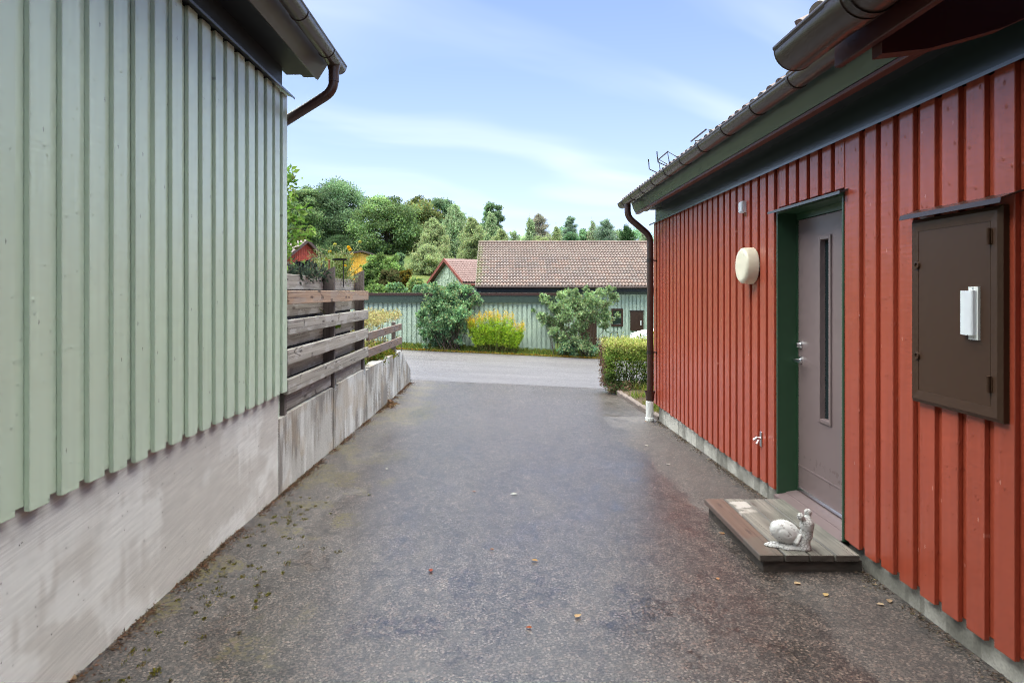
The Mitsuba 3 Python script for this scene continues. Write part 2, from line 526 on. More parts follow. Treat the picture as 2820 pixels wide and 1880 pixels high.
def step_wood(p, n, uv):
    g = fbm(p.x * 75, p.y * 1.6 + 5, dr.floor((p.x - 1.478) / 0.1435), 3)
    k = dr.floor((p.x - 1.478) / 0.1435)
    f, _, w = voronoi(p.x * 9 + k, p.y * 1.9)
    knot = dr.select(w > 0.6, smoothstep(0.14, 0.05, f), 0.0)
    c = mix(mi.Color3f(0.088, 0.083, 0.071), mi.Color3f(0.225, 0.213, 0.186), g)
    c = mix(c, mix(mi.Color3f(0.075, 0.048, 0.036), mi.Color3f(0.125, 0.088, 0.070), g), dr.select(k < 0.5, 1.0, 0.0))
    worn = smoothstep(0.55, 0.66, fbm(p.x * 7, p.y * 9, 2.0)) * dr.select((k > 0.5) & (k < 1.5) & (p.y > 4.62) & (p.y < 4.98), 1.0, 0.0)
    c = mix(c, mi.Color3f(0.46, 0.43, 0.40), 0.65 * worn)
    damp = smoothstep(0.50, 0.64, fbm(p.x * 5, p.y * 3.2, 6.0))
    c = mix(c, mi.Color3f(0.085, 0.083, 0.070), 0.45 * damp)
    c = mix(c, mi.Color3f(0.045, 0.035, 0.030), 0.7 * knot)
    return mix(c, mi.Color3f(0.04, 0.035, 0.03), 0.7 * smoothstep(0.80, 0.93, noise(p.x * 130, p.y * 1.5, 3)))


mat('step_wood', bumped(proc(lambda p, n, uv: fbm(p.x * 75, p.y * 1.6 + 5, 1.0), 1.5e-3), 0.0012, {'type': 'principled', 'base_color': proc(step_wood), 'roughness': 0.36, 'specular': 0.4}))


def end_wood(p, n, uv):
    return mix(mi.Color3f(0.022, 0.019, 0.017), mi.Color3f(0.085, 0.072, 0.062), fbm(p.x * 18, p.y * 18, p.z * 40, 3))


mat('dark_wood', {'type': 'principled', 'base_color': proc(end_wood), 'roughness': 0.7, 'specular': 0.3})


# fired roof tiles with lichen; moss gathers in clumps at the left verge
def tile_fn(base):
    def f(p, n, uv):
        b = fbm(p.x * 3.0, p.y * 3.0, p.z * 3.0, 4)
        c = mi.Color3f(base) * (0.72 + 0.55 * b)
        c = mix(c, mi.Color3f(0.17, 0.16, 0.14), 0.5 * smoothstep(0.56, 0.70, fbm(p.x * 9, p.y * 9, p.z * 9)))
        m = smoothstep(0.0, 0.5, fbm(p.x * 5, p.y * 5, p.z * 5) - 0.20 - 0.75 * (p.x + 1.1)) * dr.select((p.y > 25) & (p.y < 40), 1.0, 0.0)
        return mix(c, mi.Color3f(0.085, 0.090, 0.030), dr.clip(m, 0, 0.85))
    return f


mat('tile_d', {'type': 'principled', 'base_color': proc(tile_fn((0.105, 0.070, 0.060))), 'roughness': 0.6, 'specular': 0.35})
for i, c in enumerate(((0.125, 0.087, 0.073), (0.135, 0.088, 0.071), (0.108, 0.078, 0.068))):
    mat(f'tile_{"abc"[i]}', {'type': 'principled', 'base_color': proc(tile_fn(c)), 'roughness': 0.55, 'specular': 0.4})
plain('tile_red', (0.125, 0.064, 0.055), 0.6)
plain('tile_dark', (0.085, 0.055, 0.048), 0.5)

scene['leaf'] = {'type': 'principledthin', 'base_color': {'type': 'mesh_attribute', 'name': 'vertex_color'}, 'roughness': 0.75, 'diff_trans': 0.7, 'spec_trans': 0.0, 'eta': 1.4}


def bark(p, n, uv):
    return mix(mi.Color3f(0.045, 0.035, 0.028), mi.Color3f(0.14, 0.115, 0.095), fbm(p.x * 6, p.y * 6, p.z * 1.6, 3))


def birch_bark(p, n, uv):
    return mix(mi.Color3f(0.52, 0.50, 0.47), mi.Color3f(0.06, 0.05, 0.045), smoothstep(0.58, 0.68, fbm(p.x * 3 + p.y * 3, p.z * 3.2, 0.0)))


mat('bark', {'type': 'principled', 'base_color': proc(bark), 'roughness': 0.9, 'specular': 0.2})
mat('birch_bark', {'type': 'principled', 'base_color': proc(birch_bark), 'roughness': 0.8, 'specular': 0.2})
plain('stem_brown', (0.075, 0.050, 0.035), 0.8)
plain('stem_green', (0.10, 0.15, 0.03), 0.7)


def snail_color(p, n, uv):
    # crackle glaze: white cells, dark dirt in the cracks and pits
    f, s, w = voronoi(p.x * 62 + p.z * 20, p.z * 62 + p.y * 44)
    e = smoothstep(0.24, 0.05, s - f) * smoothstep(0.30, 0.5, noise(p.x * 25, p.y * 25, p.z * 25) + 0.12)
    c = mix(mi.Color3f(0.56, 0.56, 0.555), mi.Color3f(0.40, 0.40, 0.395), fbm(p.x * 24, p.y * 24, p.z * 24, 3))
    c = mix(c, mi.Color3f(0.07, 0.062, 0.056), 0.85 * e)
    return mix(c, mi.Color3f(0.20, 0.17, 0.16), 0.7 * smoothstep(0.60, 0.74, fbm(p.x * 60, p.y * 60, p.z * 60, 3)))


def snail_relief(p, n, uv):
    f, s, w = voronoi(p.x * 62 + p.z * 20, p.z * 62 + p.y * 44)
    return smoothstep(0.02, 0.14, s - f) + 0.9 * fbm(p.x * 110, p.y * 110, p.z * 110)


mat('snail_stone', bumped(proc(snail_relief, 8e-4), 0.0022, {'type': 'principled', 'base_color': proc(snail_color), 'roughness': 0.6, 'specular': 0.35}))


def shell_color(p, n, uv):
    c = mix(mi.Color3f(0.58, 0.58, 0.575), mi.Color3f(0.42, 0.42, 0.415), fbm(p.x * 40, p.y * 40, p.z * 40, 3))
    return mix(c, mi.Color3f(0.17, 0.145, 0.135), 0.75 * smoothstep(0.60, 0.70, fbm(p.x * 85, p.y * 85, p.z * 85, 3)) * smoothstep(0.42, 0.58, noise(p.x * 22, p.y * 22, p.z * 22)))


mat('shell_stone', bumped(proc(lambda p, n, uv: fbm(p.x * 120, p.y * 120, p.z * 120), 8e-4), 0.0014, {'type': 'principled', 'base_color': proc(shell_color), 'roughness': 0.6, 'specular': 0.35}))

# ================================================================== the ground
def drive_z(Y):
    return -0.021 * np.maximum(0, np.asarray(Y, float) - 4.5)


def road_z(X, Y):
    return -0.26 - 0.0373 * (np.asarray(Y, float) - 14.2) - 0.047 * np.clip(X, -28, 28)


def paved_z(X, Y):
    t = sstep(10.8, 14.6, Y)
    return drive_z(Y) * (1 - t) + road_z(X, Y) * t


def hill_z(X, Y):
    """Rises behind the garages, more on the left."""
    left = 1 - sstep(-4, 16, X)
    a = np.interp(Y, [0, 34, 46, 60, 85, 130, 400], [0, 0, 1.9, 3.6, 6.4, 8.0, 9.0])
    b = np.interp(Y, [0, 40, 70, 100, 130, 400], [0, 0, 1.0, 2.6, 3.5, 5.0])
    return a * left + b * (1 - left)


def land_z(X, Y):
    X, Y = np.asarray(X, float), np.asarray(Y, float)
    z = paved_z(X, np.minimum(Y, 26.4)) - 0.05
    z = z + 0.17 * sstep(26.0, 26.9, Y) + hill_z(X, Y)
    return z + 0.10 * (meshkit.noise(np.stack([X * 0.35, Y * 0.35, X * 0], -1)) - 0.5) * sstep(27, 30, Y)


def rippled(h, a):
    def f(X, Y):
        return h(X, Y) + a * (meshkit.fbm(np.stack([X * 0.9, Y * 0.7, X * 0], -1), 3) - 0.5)
    return f


g1 = np.r_[-300, -200, -140, -100, -75, -58, np.arange(-46, 46.1, 1.0), 58, 75, 100, 140, 200, 300]
g2 = np.r_[-60, -40, -25, -15, np.arange(-10, 24, 1.0), np.arange(24, 30, 0.25), np.arange(30, 70, 1.0), np.arange(70, 140, 3.0), 160, 200, 300, 500, 900]
struct('ground', sheet(g1, g2, land_z), 'meadow', smooth=True)
struct('driveway', sheet(np.linspace(-1.79, 2.14, 60), np.linspace(-7, 14.2, 220), rippled(paved_z, 0.014)), 'asphalt', smooth=True, label='wet coarse asphalt driveway between the two houses')
struct('road', sheet(np.linspace(-34, 34, 120), np.r_[np.linspace(14.2, 26.0, 60)], rippled(lambda X, Y: road_z(X, Y) - 0.006, 0.02)), 'road_asphalt', smooth=True, label='wet asphalt road crossing beyond the driveway')

# the raised garden behind the retaining wall and the low bed at the right of the driveway
struct('garden_soil', sheet(np.r_[-16, -10, np.arange(-6, -1.84, 0.25), -1.86], np.r_[5.62, np.arange(5.75, 14, 0.25), 14.0],
                            lambda X, Y: np.where(Y < 12.4, 0.535, 0.535 - 0.45 * (Y - 12.4)) + 0.05 * (meshkit.noise(np.stack([X * 3, Y * 3, X * 0], -1)) - 0.5) + 0.10 * sstep(-2.2, -4, X)), 'soil', smooth=True)
struct('bed_soil', sheet(np.r_[np.arange(2.13, 8.0, 0.22)], np.r_[np.arange(9.0, 14.1, 0.25)],
                         lambda X, Y: drive_z(Y) + 0.035 + 0.03 * (meshkit.noise(np.stack([X * 4, Y * 4, X * 0], -1)) - 0.5)), 'soil', smooth=True)


# ================================================================== cladding
def plank_mesh(w, h, t, rng=None):
    """An upright board from y 0 to w and z 0 to h, its face at x 0, edges eased."""
    return box(-t, 0, 0, w, 0, h, 0.003)


rnd = random.Random(5)

# ------------------------------------------------------------------ green house on the left
XL = -1.73
gh = thing('green_house', 'pale sage green house with upright board cladding and brown gutter, left of the driveway', 'house')
part(gh, 'wall', join(box(-7.0, -1.776, -5, 5.60, 0.60, 3.19), box(-7.0, -1.832, -5, 5.60, 3.19, 3.55)), 'sage_paint')
part(gh, 'foundation', join(box(-7.0, -1.772, -5, 5.56, -0.4, 0.86)), 'brushed_concrete', label='pale brushed concrete foundation with lime bloom')
board = mikit.ply(plank_mesh(0.115, 2.395, 0.023), 'sage_paint')
under = mikit.ply(plank_mesh(0.125, 2.375, 0.022), 'sage_paint')
for k in range(-12, 17):
    y = 2.561 + 0.186 * k
    tip = rnd.uniform(-0.4, 0.4)
    part(gh, 'cladding_board', board, at=mv(XL + rnd.uniform(-0.0012, 0.0012), y + rnd.uniform(-0.003, 0.003), 0.795 + rnd.uniform(-0.004, 0.004)) @ T().rotate([1, 0, 0], rnd.uniform(-0.06, 0.06)))
    if k < 16:
        part(gh, 'under_board', under, at=mv(XL - 0.0235 + rnd.uniform(-0.001, 0.001), y + 0.088, 0.812))
part(gh, 'flashing', ext_y([(-1.785, 3.225), (-1.680, 3.192), (-1.680, 3.176), (-1.684, 3.176), (-1.684, 3.188), (-1.785, 3.220)], -5, 5.70), 'flashing', label='thin grey metal drip flashing')
part(gh, 'frieze_board', box(-1.83, -1.783, -5, 5.69, 3.215, 3.46), 'dark_trim')
part(gh, 'soffit_board', box(-1.80, -1.668, -5, 5.86, 3.428, 3.446), 'dark_trim')
part(gh, 'soffit_board', box(-1.662, -1.548, -5, 5.88, 3.414, 3.432), 'dark_trim')
part(gh, 'fascia_board', ext_y([(-1.545, 3.395), (-1.440, 3.560), (-1.462, 3.574), (-1.567, 3.409)], -5, 5.90), 'fascia_brown', label='grey brown fascia board under the gutter')
gt = part(gh, 'gutter', None or join([]) if False else ext_y([(0.065 * math.cos(a) - 1.375, 3.517 + 0.065 * math.sin(a)) for a in np.linspace(math.pi, 2 * math.pi, 15)] +
          [(0.062 * math.cos(a) - 1.375, 3.517 + 0.062 * math.sin(a)) for a in np.linspace(2 * math.pi, math.pi, 15)], -5, 5.93), 'gutter_brown', smooth=40)
part(gh, 'gutter__rim', tube([(-1.312, -5, 3.520), (-1.312, 5.93, 3.520)], 0.009, 8), 'gutter_brown', smooth=True)
part(gh, 'gutter__end_cap', ext_y([(0.066 * math.cos(a) - 1.375, 3.517 + 0.066 * math.sin(a)) for a in np.linspace(math.pi, 2 * math.pi, 15)], 5.93, 5.934), 'gutter_brown')


def hoop(cx, z, R, w, y, bsdf='band_dark'):
    a1, a2 = np.linspace(math.pi, 2 * math.pi, 15), np.linspace(2 * math.pi, math.pi, 15)
    return ext_y([((R + 0.005) * math.cos(a) + cx, z + (R + 0.005) * math.sin(a)) for a in a1] + [((R + 0.0008) * math.cos(a) + cx, z + (R + 0.0008) * math.sin(a)) for a in a2], y, y + w)


for y in (1.0, 1.75, 2.5, 3.25, 4.0, 4.75, 5.5):
    part(gh, 'gutter__bracket', hoop(-1.375, 3.517, 0.065, 0.022, y), 'gutter_brown')
dp = part(gh, 'downpipe', tube(round_path([(-1.375, 5.75, 3.46), (-1.375, 5.75, 3.262), (-1.84, 5.735, 2.965), (-1.90, 5.735, 2.90), (-1.90, 5.735, 0.5)], 0.10, 7), 0.040, 16), 'pipe_brown', smooth=50, label='brown downpipe bending back behind the house corner')
part(gh, 'downpipe__outlet', lathe([(0.066, 0.075), (0.055, 0.02), (0.0425, -0.03), (0.0425, -0.12), (0.041, -0.12)], 20, at=(-1.375, 5.75, 3.455)), 'pipe_brown', smooth=40)
# the roof above: boards and rows of tiles, seen from below only
part(gh, 'roof', ext_y([(-1.45, 3.585), (-5.2, 5.60), (-5.2, 5.55), (-1.46, 3.54)], -5, 5.90), 'dark_trim')


def wave_rows(length, rows, gauge, pitch, amp, nx, lift=0.022, over=0.06):
    """Rows of pantiles as one mesh: x along the eave from 0, y up the slope from 0, z out of the roof."""
    xs = np.linspace(0, length, nx)
    u = (xs / pitch) % 1.0
    z = amp * (0.5 + 0.5 * np.cos(2 * np.pi * (u - 0.08 * np.sin(2 * np.pi * u))))
    out = []
    for r in range(rows):
        y0, y1 = r * gauge, (r + 1) * gauge + over
        V = np.vstack([np.c_[xs, xs * 0 + y0, z + lift - 0.016], np.c_[xs, xs * 0 + y0, z + lift], np.c_[xs, xs * 0 + y1, z]])
        q = np.arange(nx - 1)
        F = []
        for a, b in ((0, 1), (1, 2)):
            F += [np.c_[a * nx + q, a * nx + q + 1, b * nx + q + 1], np.c_[a * nx + q, b * nx + q + 1, b * nx + q]]
        out.append((V, np.vstack(F)))
    return join(out)


def slope_T(x, y, z, turn, pitch_deg):
    """Places a tile sheet: eave corner at (x, y, z), turned about z, pitched about the eave."""
    return T().translate([x, y, z]).rotate([0, 0, 1], turn).rotate([1, 0, 0], pitch_deg)


part(gh, 'roof__tile', wave_rows(10.9, 12, 0.36, 0.15, 0.03, 300), 'tile_dark', at=slope_T(-1.40, -5, 3.565, 90, math.degrees(math.atan(0.537))), kind='stuff')

# ------------------------------------------------------------------ retaining wall
rw = thing('retaining_wall', 'streaked grey concrete retaining wall along the left edge of the driveway', 'wall')
for y0, y1, z in ((5.80, 7.40, 0.590), (7.62, 9.20, 0.600)):
    part(rw, 'panel', ext_x([(y0, -0.4), (y1, -0.4), (y1, z), (y0, z)], -1.95, -1.776), 'stained_concrete')
for y0, y1, z0, z1 in ((9.41, 11.47, 0.585, 0.570), (11.48, 12.43, 0.570, 0.560)):
    part(rw, 'panel', ext_x([(y0, -0.5), (y1, -0.5), (y1, z1), (y0, z0)], -1.93, -1.772), 'stained_concrete')
part(rw, 'panel', ext_x([(12.44, -0.6), (13.72, -0.6), (13.72, 0.087), (12.44, 0.558)], -1.93, -1.772), 'stained_concrete', label='last wall panel with a sloping top by the road')
for y0, y1, z in ((5.565, 5.79, 0.585), (7.405, 7.615, 0.575), (9.205, 9.405, 0.575)):
    part(rw, 'pilaster', ext_x([(y0, -0.4), (y1, -0.4), (y1, z), (y0, z)], -1.95, -1.770), 'stained_concrete')

# ------------------------------------------------------------------ board screen with planter
ps = thing('planter_screen', 'grey weathered board screen with plant troughs on top of the retaining wall', 'fence')
for i, (z0, z1) in enumerate(((1.502, 1.617), (1.250, 1.373), (1.005, 1.129), (0.762, 0.884))):
    e = rnd.uniform(-0.02, 0.02)
    part(ps, 'rail_board', box(-1.776, -1.735, 5.70, 9.15 + e, z0, z1, 0.004), 'brown_wood' if i == 0 else 'grey_wood', label='reddish brown top board' if i == 0 else None)
for y0, y1 in ((5.80, 7.43), (7.52, 9.02)):
    part(ps, 'base_board', box(-1.845, -1.805, y0, y1, 0.605, 0.735, 0.004), 'grey_wood')
    for z0, z1 in ((1.625, 1.765), (1.385, 1.500), (1.120, 1.238), (0.850, 0.965)):
        part(ps, 'trough_board', box(-1.935, -1.895, y0 - 0.05, y1 + 0.05, z0, z1, 0.004), 'grey_wood')
for y, zt, zb in ((5.735, 1.75, 0.575), (7.44, 1.875, 0.578), (9.04, 1.888, 0.578)):
    part(ps, 'post', ext_y([(-1.889, zb), (-1.778, zb), (-1.778, zt), (-1.889, zt - 0.055)], y, y + 0.062), 'post_wood')
for y in (7.507, 9.107):
    part(ps, 'post_shoe', join(box(-1.80, -1.772, y, y + 0.006, 0.56, 0.72), box(-1.778, -1.770, y - 0.03, y + 0.006, 0.545, 0.60)), 'zinc')
part(ps, 'back_post', ext_y([(-2.35, 0.55), (-2.25, 0.55), (-2.25, 1.86), (-2.35, 1.82)], 6.50, 6.56), 'post_wood')
for z0, z1 in ((1.60, 1.74), (1.36, 1.48), (1.12, 1.24), (0.9, 1.0)):
    part(ps, 'back_board', box(-2.42, -2.38, 5.75, 9.1, z0, z1, 0.004), 'grey_wood')
part(ps, 'liner', box(-2.37, -1.945, 5.78, 9.03, 0.70, 1.735), 'black_rubber', label='black plastic trough liner')

lf = thing('low_fence', 'low brown two-rail fence on the retaining wall beside the pale hedge', 'fence')
for z0, z1, z2, z3 in ((0.965, 1.067, 1.050, 0.945), (0.742, 0.850, 0.815, 0.700)):
    part(lf, 'rail', ext_x([(9.20, z0), (12.30, z3), (12.30, z2), (9.20, z1)], -1.772, -1.738), 'rail_wood')
part(lf, 'post', box(-1.835, -1.775, 11.72, 11.82, 0.45, 1.10, 0.004), 'post_wood')

# ------------------------------------------------------------------ red house on the right
XR = 2.06
D0, D1 = 4.185, 5.19   # the door opening
rh = thing('red_house', 'brick red board-clad house with dark green eaves, right of the driveway', 'house')
part(rh, 'wall', join(box(2.108, 7.5, -6, D0, 0.12, 2.9), box(2.108, 7.5, D1, 9.34, 0.12, 2.9), box(2.108, 7.5, D0, D1, 2.215, 2.9), box(2.50, 7.5, D0, D1, 0, 2.215)), 'red_paint')
part(rh, 'foundation', join(box(2.100, 7.6, -6, D0, -0.5, 0.14), box(2.100, 7.6, D1, 9.22, -0.5, 0.14), box(2.100, 7.6, D0, D1, -0.5, 0.08)), 'plain_concrete', label='low grey concrete foundation')
board = mikit.ply(plank_mesh(0.117, 2.41, 0.024), 'red_paint')
short = mikit.ply(plank_mesh(0.117, 0.30, 0.024), 'red_paint')
under = mikit.ply(plank_mesh(0.10, 2.39, 0.020), 'red_paint')
under_s = mikit.ply(plank_mesh(0.10, 0.30, 0.020), 'red_paint')
box_y = (2.80, 3.53)


def red_boards(y0, kind):
    j = mv(XR + 0.024 + rnd.uniform(-0.0012, 0.0012), y0 + rnd.uniform(-0.003, 0.003), 0)
    if kind == 'full':
        part(rh, 'cladding_board', board, at=j @ mv(0, 0, 0.117 + rnd.uniform(-0.004, 0.004)) @ T().rotate([1, 0, 0], rnd.uniform(-0.06, 0.06)))
        if abs(y0 - 5.242) > 0.02:
            part(rh, 'under_board', under, at=mv(XR + 0.0435, y0 - 0.08, 0.135))
    else:
        part(rh, 'cladding_board', short, at=j @ mv(0, 0, 2.227))
        part(rh, 'under_board', under_s, at=mv(XR + 0.0435, y0 - 0.08, 2.227))


for k in range(-20, 1):
    red_boards(4.116 - 0.117 + 0.1726 * k, 'full')
for k in range(1, 7):
    red_boards(4.116 - 0.117 + 0.1726 * k, 'short')
for k in range(24):
    red_boards(5.359 - 0.117 + 0.1726 * k, 'full')
part(rh, 'corner_board', box(2.062, 2.16, 9.33, 9.362, 0.12, 2.52, 0.003), 'red_paint')
part(rh, 'flashing', ext_y([(2.10, 2.545), (2.020, 2.522), (2.020, 2.506), (2.024, 2.506), (2.024, 2.519), (2.10, 2.540)], -6, 9.46), 'flashing', label='thin grey metal drip flashing')
part(rh, 'frieze_board', box(2.086, 2.14, -6, 9.385, 2.535, 2.76), 'frieze_shaded')
part(rh, 'soffit_board', box(1.905, 2.00, -6, 9.52, 2.704, 2.722), 'dark_trim')
part(rh, 'soffit_board', box(2.005, 2.12, -6, 9.50, 2.722, 2.740), 'dark_trim')
part(rh, 'eave_strip', box(1.846, 1.902, -6, 9.53, 2.668, 2.690, 0.003), 'red_trim', label='narrow red strip under the green fascia')
for y0, y1 in ((2.2, 6.32), (6.324, 9.54)):
    part(rh, 'fascia_board', ext_y([(1.842, 2.690), (1.772, 2.868), (1.795, 2.876), (1.865, 2.698)], y0, y1), 'trim_green')
cx, zr = 1.69, 2.822
arc = np.linspace(math.pi, 2 * math.pi, 17)


def gutter_poly(cx, zr, R, t=0.003):
    return [(R * math.cos(a) + cx, zr + R * math.sin(a)) for a in arc] + [((R - t) * math.cos(a) + cx, zr + (R - t) * math.sin(a)) for a in arc[::-1]]


part(rh, 'gutter', ext_y(gutter_poly(cx, zr, 0.0625), 2.30, 9.66), 'gutter_brown', smooth=40)
part(rh, 'gutter__rim', tube([(cx - 0.060, 2.30, zr + 0.003), (cx - 0.060, 9.66, zr + 0.003)], 0.009, 8), 'gutter_brown', smooth=True)
part(rh, 'gutter__end_cap', ext_y([(0.0635 * math.cos(a) + cx, zr + 0.0635 * math.sin(a)) for a in arc], 9.66, 9.664), 'gutter_brown')
for k in range(12):
    part(rh, 'gutter__bracket', hoop(cx, zr, 0.0625, 0.024, 2.75 + 0.60 * k), 'band_dark')
part(rh, 'downpipe', tube(round_path([(1.69, 9.25, 2.78), (1.69, 9.25, 2.600), (1.978, 9.20, 2.345), (1.978, 9.20, 0.15)], 0.09, 7), 0.0415, 18), 'pipe_brown', smooth=50, label='dark brown downpipe at the far corner')
for z in (2.00, 0.79):
    part(rh, 'downpipe__strap', join(lathe([(0.0425, 0), (0.0445, 0), (0.0445, 0.045), (0.0425, 0.045)], 20, at=(1.978, 9.20, z)), box(2.015, 2.085, 9.192, 9.208, z + 0.012, z + 0.028)), 'band_dark', smooth=40)
part(rh, 'downpipe__leaf_catcher', lathe([(0.043, 0.0), (0.052, 0.02), (0.056, 0.075), (0.070, 0.135), (0.068, 0.135), (0.052, 0.075), (0.044, 0.02)], 20, at=(1.975, 9.20, 0.165)), 'pipe_brown', smooth=40)
part(rh, 'ground_pipe', lathe([(0.046, 0.17), (0.050, 0.165), (0.050, -0.045), (0.058, -0.05), (0.058, -0.085), (0.050, -0.09), (0.050, -0.2)], 20, at=(1.972, 9.20, 0)), 'pvc_white', smooth=30, label='white ground pipe below the downpipe')
part(rh, 'ground_pipe__collar', lathe([(0.0, -0.098), (0.060, -0.098), (0.064, -0.16)], 20, at=(1.972, 9.20, 0)), 'rust', smooth=30)

# roof: the first two rows tile by tile
SL = 0.55
pd = math.degrees(math.atan(SL))


def tile_mesh(w=0.30, gauge=0.37, over=0.05, pitch=0.15, amp=0.030, n=17, lift=0.022):
    xs = np.linspace(0, w + 0.006, n)
    u = (xs / pitch) % 1.0
    z = amp * (0.5 + 0.5 * np.cos(2 * np.pi * (u - 0.10 * np.sin(2 * np.pi * u))))
    V = np.vstack([np.c_[xs, xs * 0, z + lift - 0.017], np.c_[xs, xs * 0 + 0.002, z + lift], np.c_[xs, xs * 0 + gauge + over, z]])
    q = np.arange(n - 1)
    F = []
    for a, b in ((0, 1), (1, 2)):
        F += [np.c_[a * n + q, a * n + q + 1, b * n + q + 1], np.c_[a * n + q, b * n + q + 1, b * n + q]]
    return trimesh.Trimesh(V, np.vstack(F), process=False)


tiles = [mikit.ply(tile_mesh(amp=0.026 + 0.002 * i, lift=0.018), 'tile_d', smooth=45) for i in range(3)]
part(rh, 'roof', ext_y([(1.775, 2.872), (6.5, 2.872 + SL * 4.725), (6.5, 2.83 + SL * 4.725), (1.80, 2.85)], 2.2, 9.60), 'dark_trim')
for r in range(2):
    for k in range(24):
        # local x runs along -y of the house, local y up the slope
        j = slope_T(1.70, 2.42 + 0.30 * (k + 1), 2.850, -90, pd) @ mv(0, 0.37 * r, 0.0) @ T().rotate([0, 0, 1], rnd.uniform(-0.5, 0.5))
        part(rh, 'roof__tile', tiles[rnd.randrange(3)], at=j)
part(rh, 'roof__upper_tile', wave_rows(7.2, 11, 0.37, 0.15, 0.03, 200), 'tile_d', at=slope_T(1.70, 9.62, 2.850, -90, pd) @ mv(0, 0.74, 0), kind='stuff')
part(rh, 'roof__verge_board', ext_y([(1.79, 2.86), (6.5, 2.86 + SL * 4.71), (6.5, 2.72 + SL * 4.71), (1.83, 2.735)], 9.56, 9.585), 'trim_green')


def rod(*pts, r=0.006):
    return tube(np.array(pts, float), r, 6)


# wire roof hooks for a ladder, two above the gutter
for y0, s in ((7.30, 1.0), (5.95, 0.35)):
    lad = thing('roof_hook', 'bent wire roof hook rising above the gutter, the farther one with two open prongs' if s == 1 else 'bent wire roof hook above the gutter, the nearer smaller one', 'roof hook')
    wires = []
    for dy in (0.0, 0.42):
        y = y0 + dy
        b = np.array([1.80, y, 2.93])
        if s == 1:
            wires += [rod((1.78, y, 2.905), (1.65, y, 2.965), (1.64, y, 3.075)), rod((1.78, y, 2.905), (1.75, y, 3.075), (1.90, y, 2.99))]
        else:
            wires += [rod((1.80, y, 2.92), (1.78, y, 2.985), (1.92, y, 3.00))]
    part(lad, 'prong', join(wires), 'band_dark')
    part(lad, 'cross_rod', rod((1.75, y0 - 0.02, 3.07 if s == 1 else 2.985), (1.75, y0 + 0.44, 3.07 if s == 1 else 2.985), r=0.008), 'gutter_brown')

part(rh, 'trim_board', box(2.064, 2.11, 4.1195, D0 - 0.006, 0.122, 2.524, 0.003), 'red_paint')
part(rh, 'trim_board', box(2.078, 2.11, D1 + 0.006, 5.236, 0.122, 2.524, 0.003), 'red_paint')
# door in its recess
dr_ = 'door'
part(rh, 'jamb', box(2.058, 2.30, D1 - 0.016, D1 + 0.004, 0.105, 2.205), 'jamb_green')
part(rh, 'jamb', box(2.058, 2.30, D0 - 0.004, D0 + 0.014, 0.105, 2.205), 'jamb_green')
part(rh, 'jamb', box(2.060, 2.30, D0 + 0.0145, D1 - 0.0165, 2.183, 2.205), 'jamb_green', label='dark green head lining of the door recess')
part(rh, 'door_frame', join(box(2.20, 2.28, D1 - 0.030, D1 - 0.0165, 0.13, 2.182), box(2.20, 2.28, D0 + 0.0145, D0 + 0.028, 0.13, 2.182), box(2.196, 2.28, D0 + 0.0285, D1 - 0.0305, 2.135, 2.182)), 'jamb_green')
y0, y1, X = D0 + 0.031, D1 - 0.033, 2.207
sy0, sy1, sz0, sz1 = 4.665, 4.79, 0.735, 1.960      # glazed slot
door = part(rh, 'door', join(box(X, 2.262, y0, sy0, 0.142, 2.130), box(X, 2.262, sy1, y1, 0.142, 2.130), box(X, 2.262, sy0, sy1, 0.142, sz0), box(X, 2.262, sy0, sy1, sz1, 2.130)), 'door_paint', label='smooth mauve brown front door with a tall narrow pane')
fr = 0.028
part(rh, 'door__slot_frame', join(box(X - 0.012, X + 0.02, sy0 - fr, sy0, sz0 - fr, sz1 + fr, 0.003), box(X - 0.012, X + 0.02, sy1, sy1 + fr, sz0 - fr, sz1 + fr, 0.003),
                                  box(X - 0.0115, X + 0.02, sy0, sy1, sz1, sz1 + fr, 0.003), box(X - 0.0115, X + 0.02, sy0, sy1, sz0 - fr, sz0, 0.003)), 'door_paint')
part(rh, 'door__pane', box(X + 0.026, X + 0.027, sy0, sy1, sz0, sz1), 'glass_dark')
part(rh, 'door__groove_strip', box(X - 0.004, X, y0, y1, 0.322, 0.334, 0.001), 'door_paint')
part(rh, 'door__bottom_strip', box(X - 0.010, X, y0, y1, 0.146, 0.166, 0.002), 'zinc')
part(rh, 'door__lock_plate', box(X + 0.002, X + 0.05, y1, y1 + 0.003, 1.05, 1.275), 'zinc')
part(rh, 'door__lock_knob', join(lathe([(0, 0.012), (0.026, 0.012), (0.028, 0.006), (0.028, 0)], 24, '-x', (X, 5.115, 1.216)), lathe([(0, 0.034), (0.017, 0.034), (0.019, 0.030), (0.019, 0.010)], 20, '-x', (X, 5.115, 1.216))), 'chrome', smooth=35)
part(rh, 'door__handle', join(lathe([(0, 0.010), (0.025, 0.010), (0.027, 0.005), (0.027, 0)], 24, '-x', (X, 5.115, 1.106)), tube(round_path([(X, 5.115, 1.106), (X - 0.058, 5.115, 1.106), (X - 0.060, 4.985, 1.100)], 0.022, 6), 0.0095, 10)), 'chrome', smooth=40)
part(rh, 'door_sill', ext_y([(2.215, 0.138), (2.120, 0.122), (2.119, 0.116), (2.030, 0.103), (2.030, 0.078), (2.036, 0.078), (2.036, 0.096), (2.215, 0.110)], D0 + 0.0145, D1 - 0.0165), 'door_paint', label='sloping brown metal door sill')
part(rh, 'door_flashing', ext_y([(2.085, 2.222), (2.012, 2.204), (2.012, 2.186), (2.016, 2.186), (2.016, 2.200), (2.085, 2.217)], D0 - 0.05, D1 + 0.06), 'flashing')
part(rh, 'inner_floor', box(2.215, 2.5, D0, D1, 0.085, 0.105), 'plain_concrete')

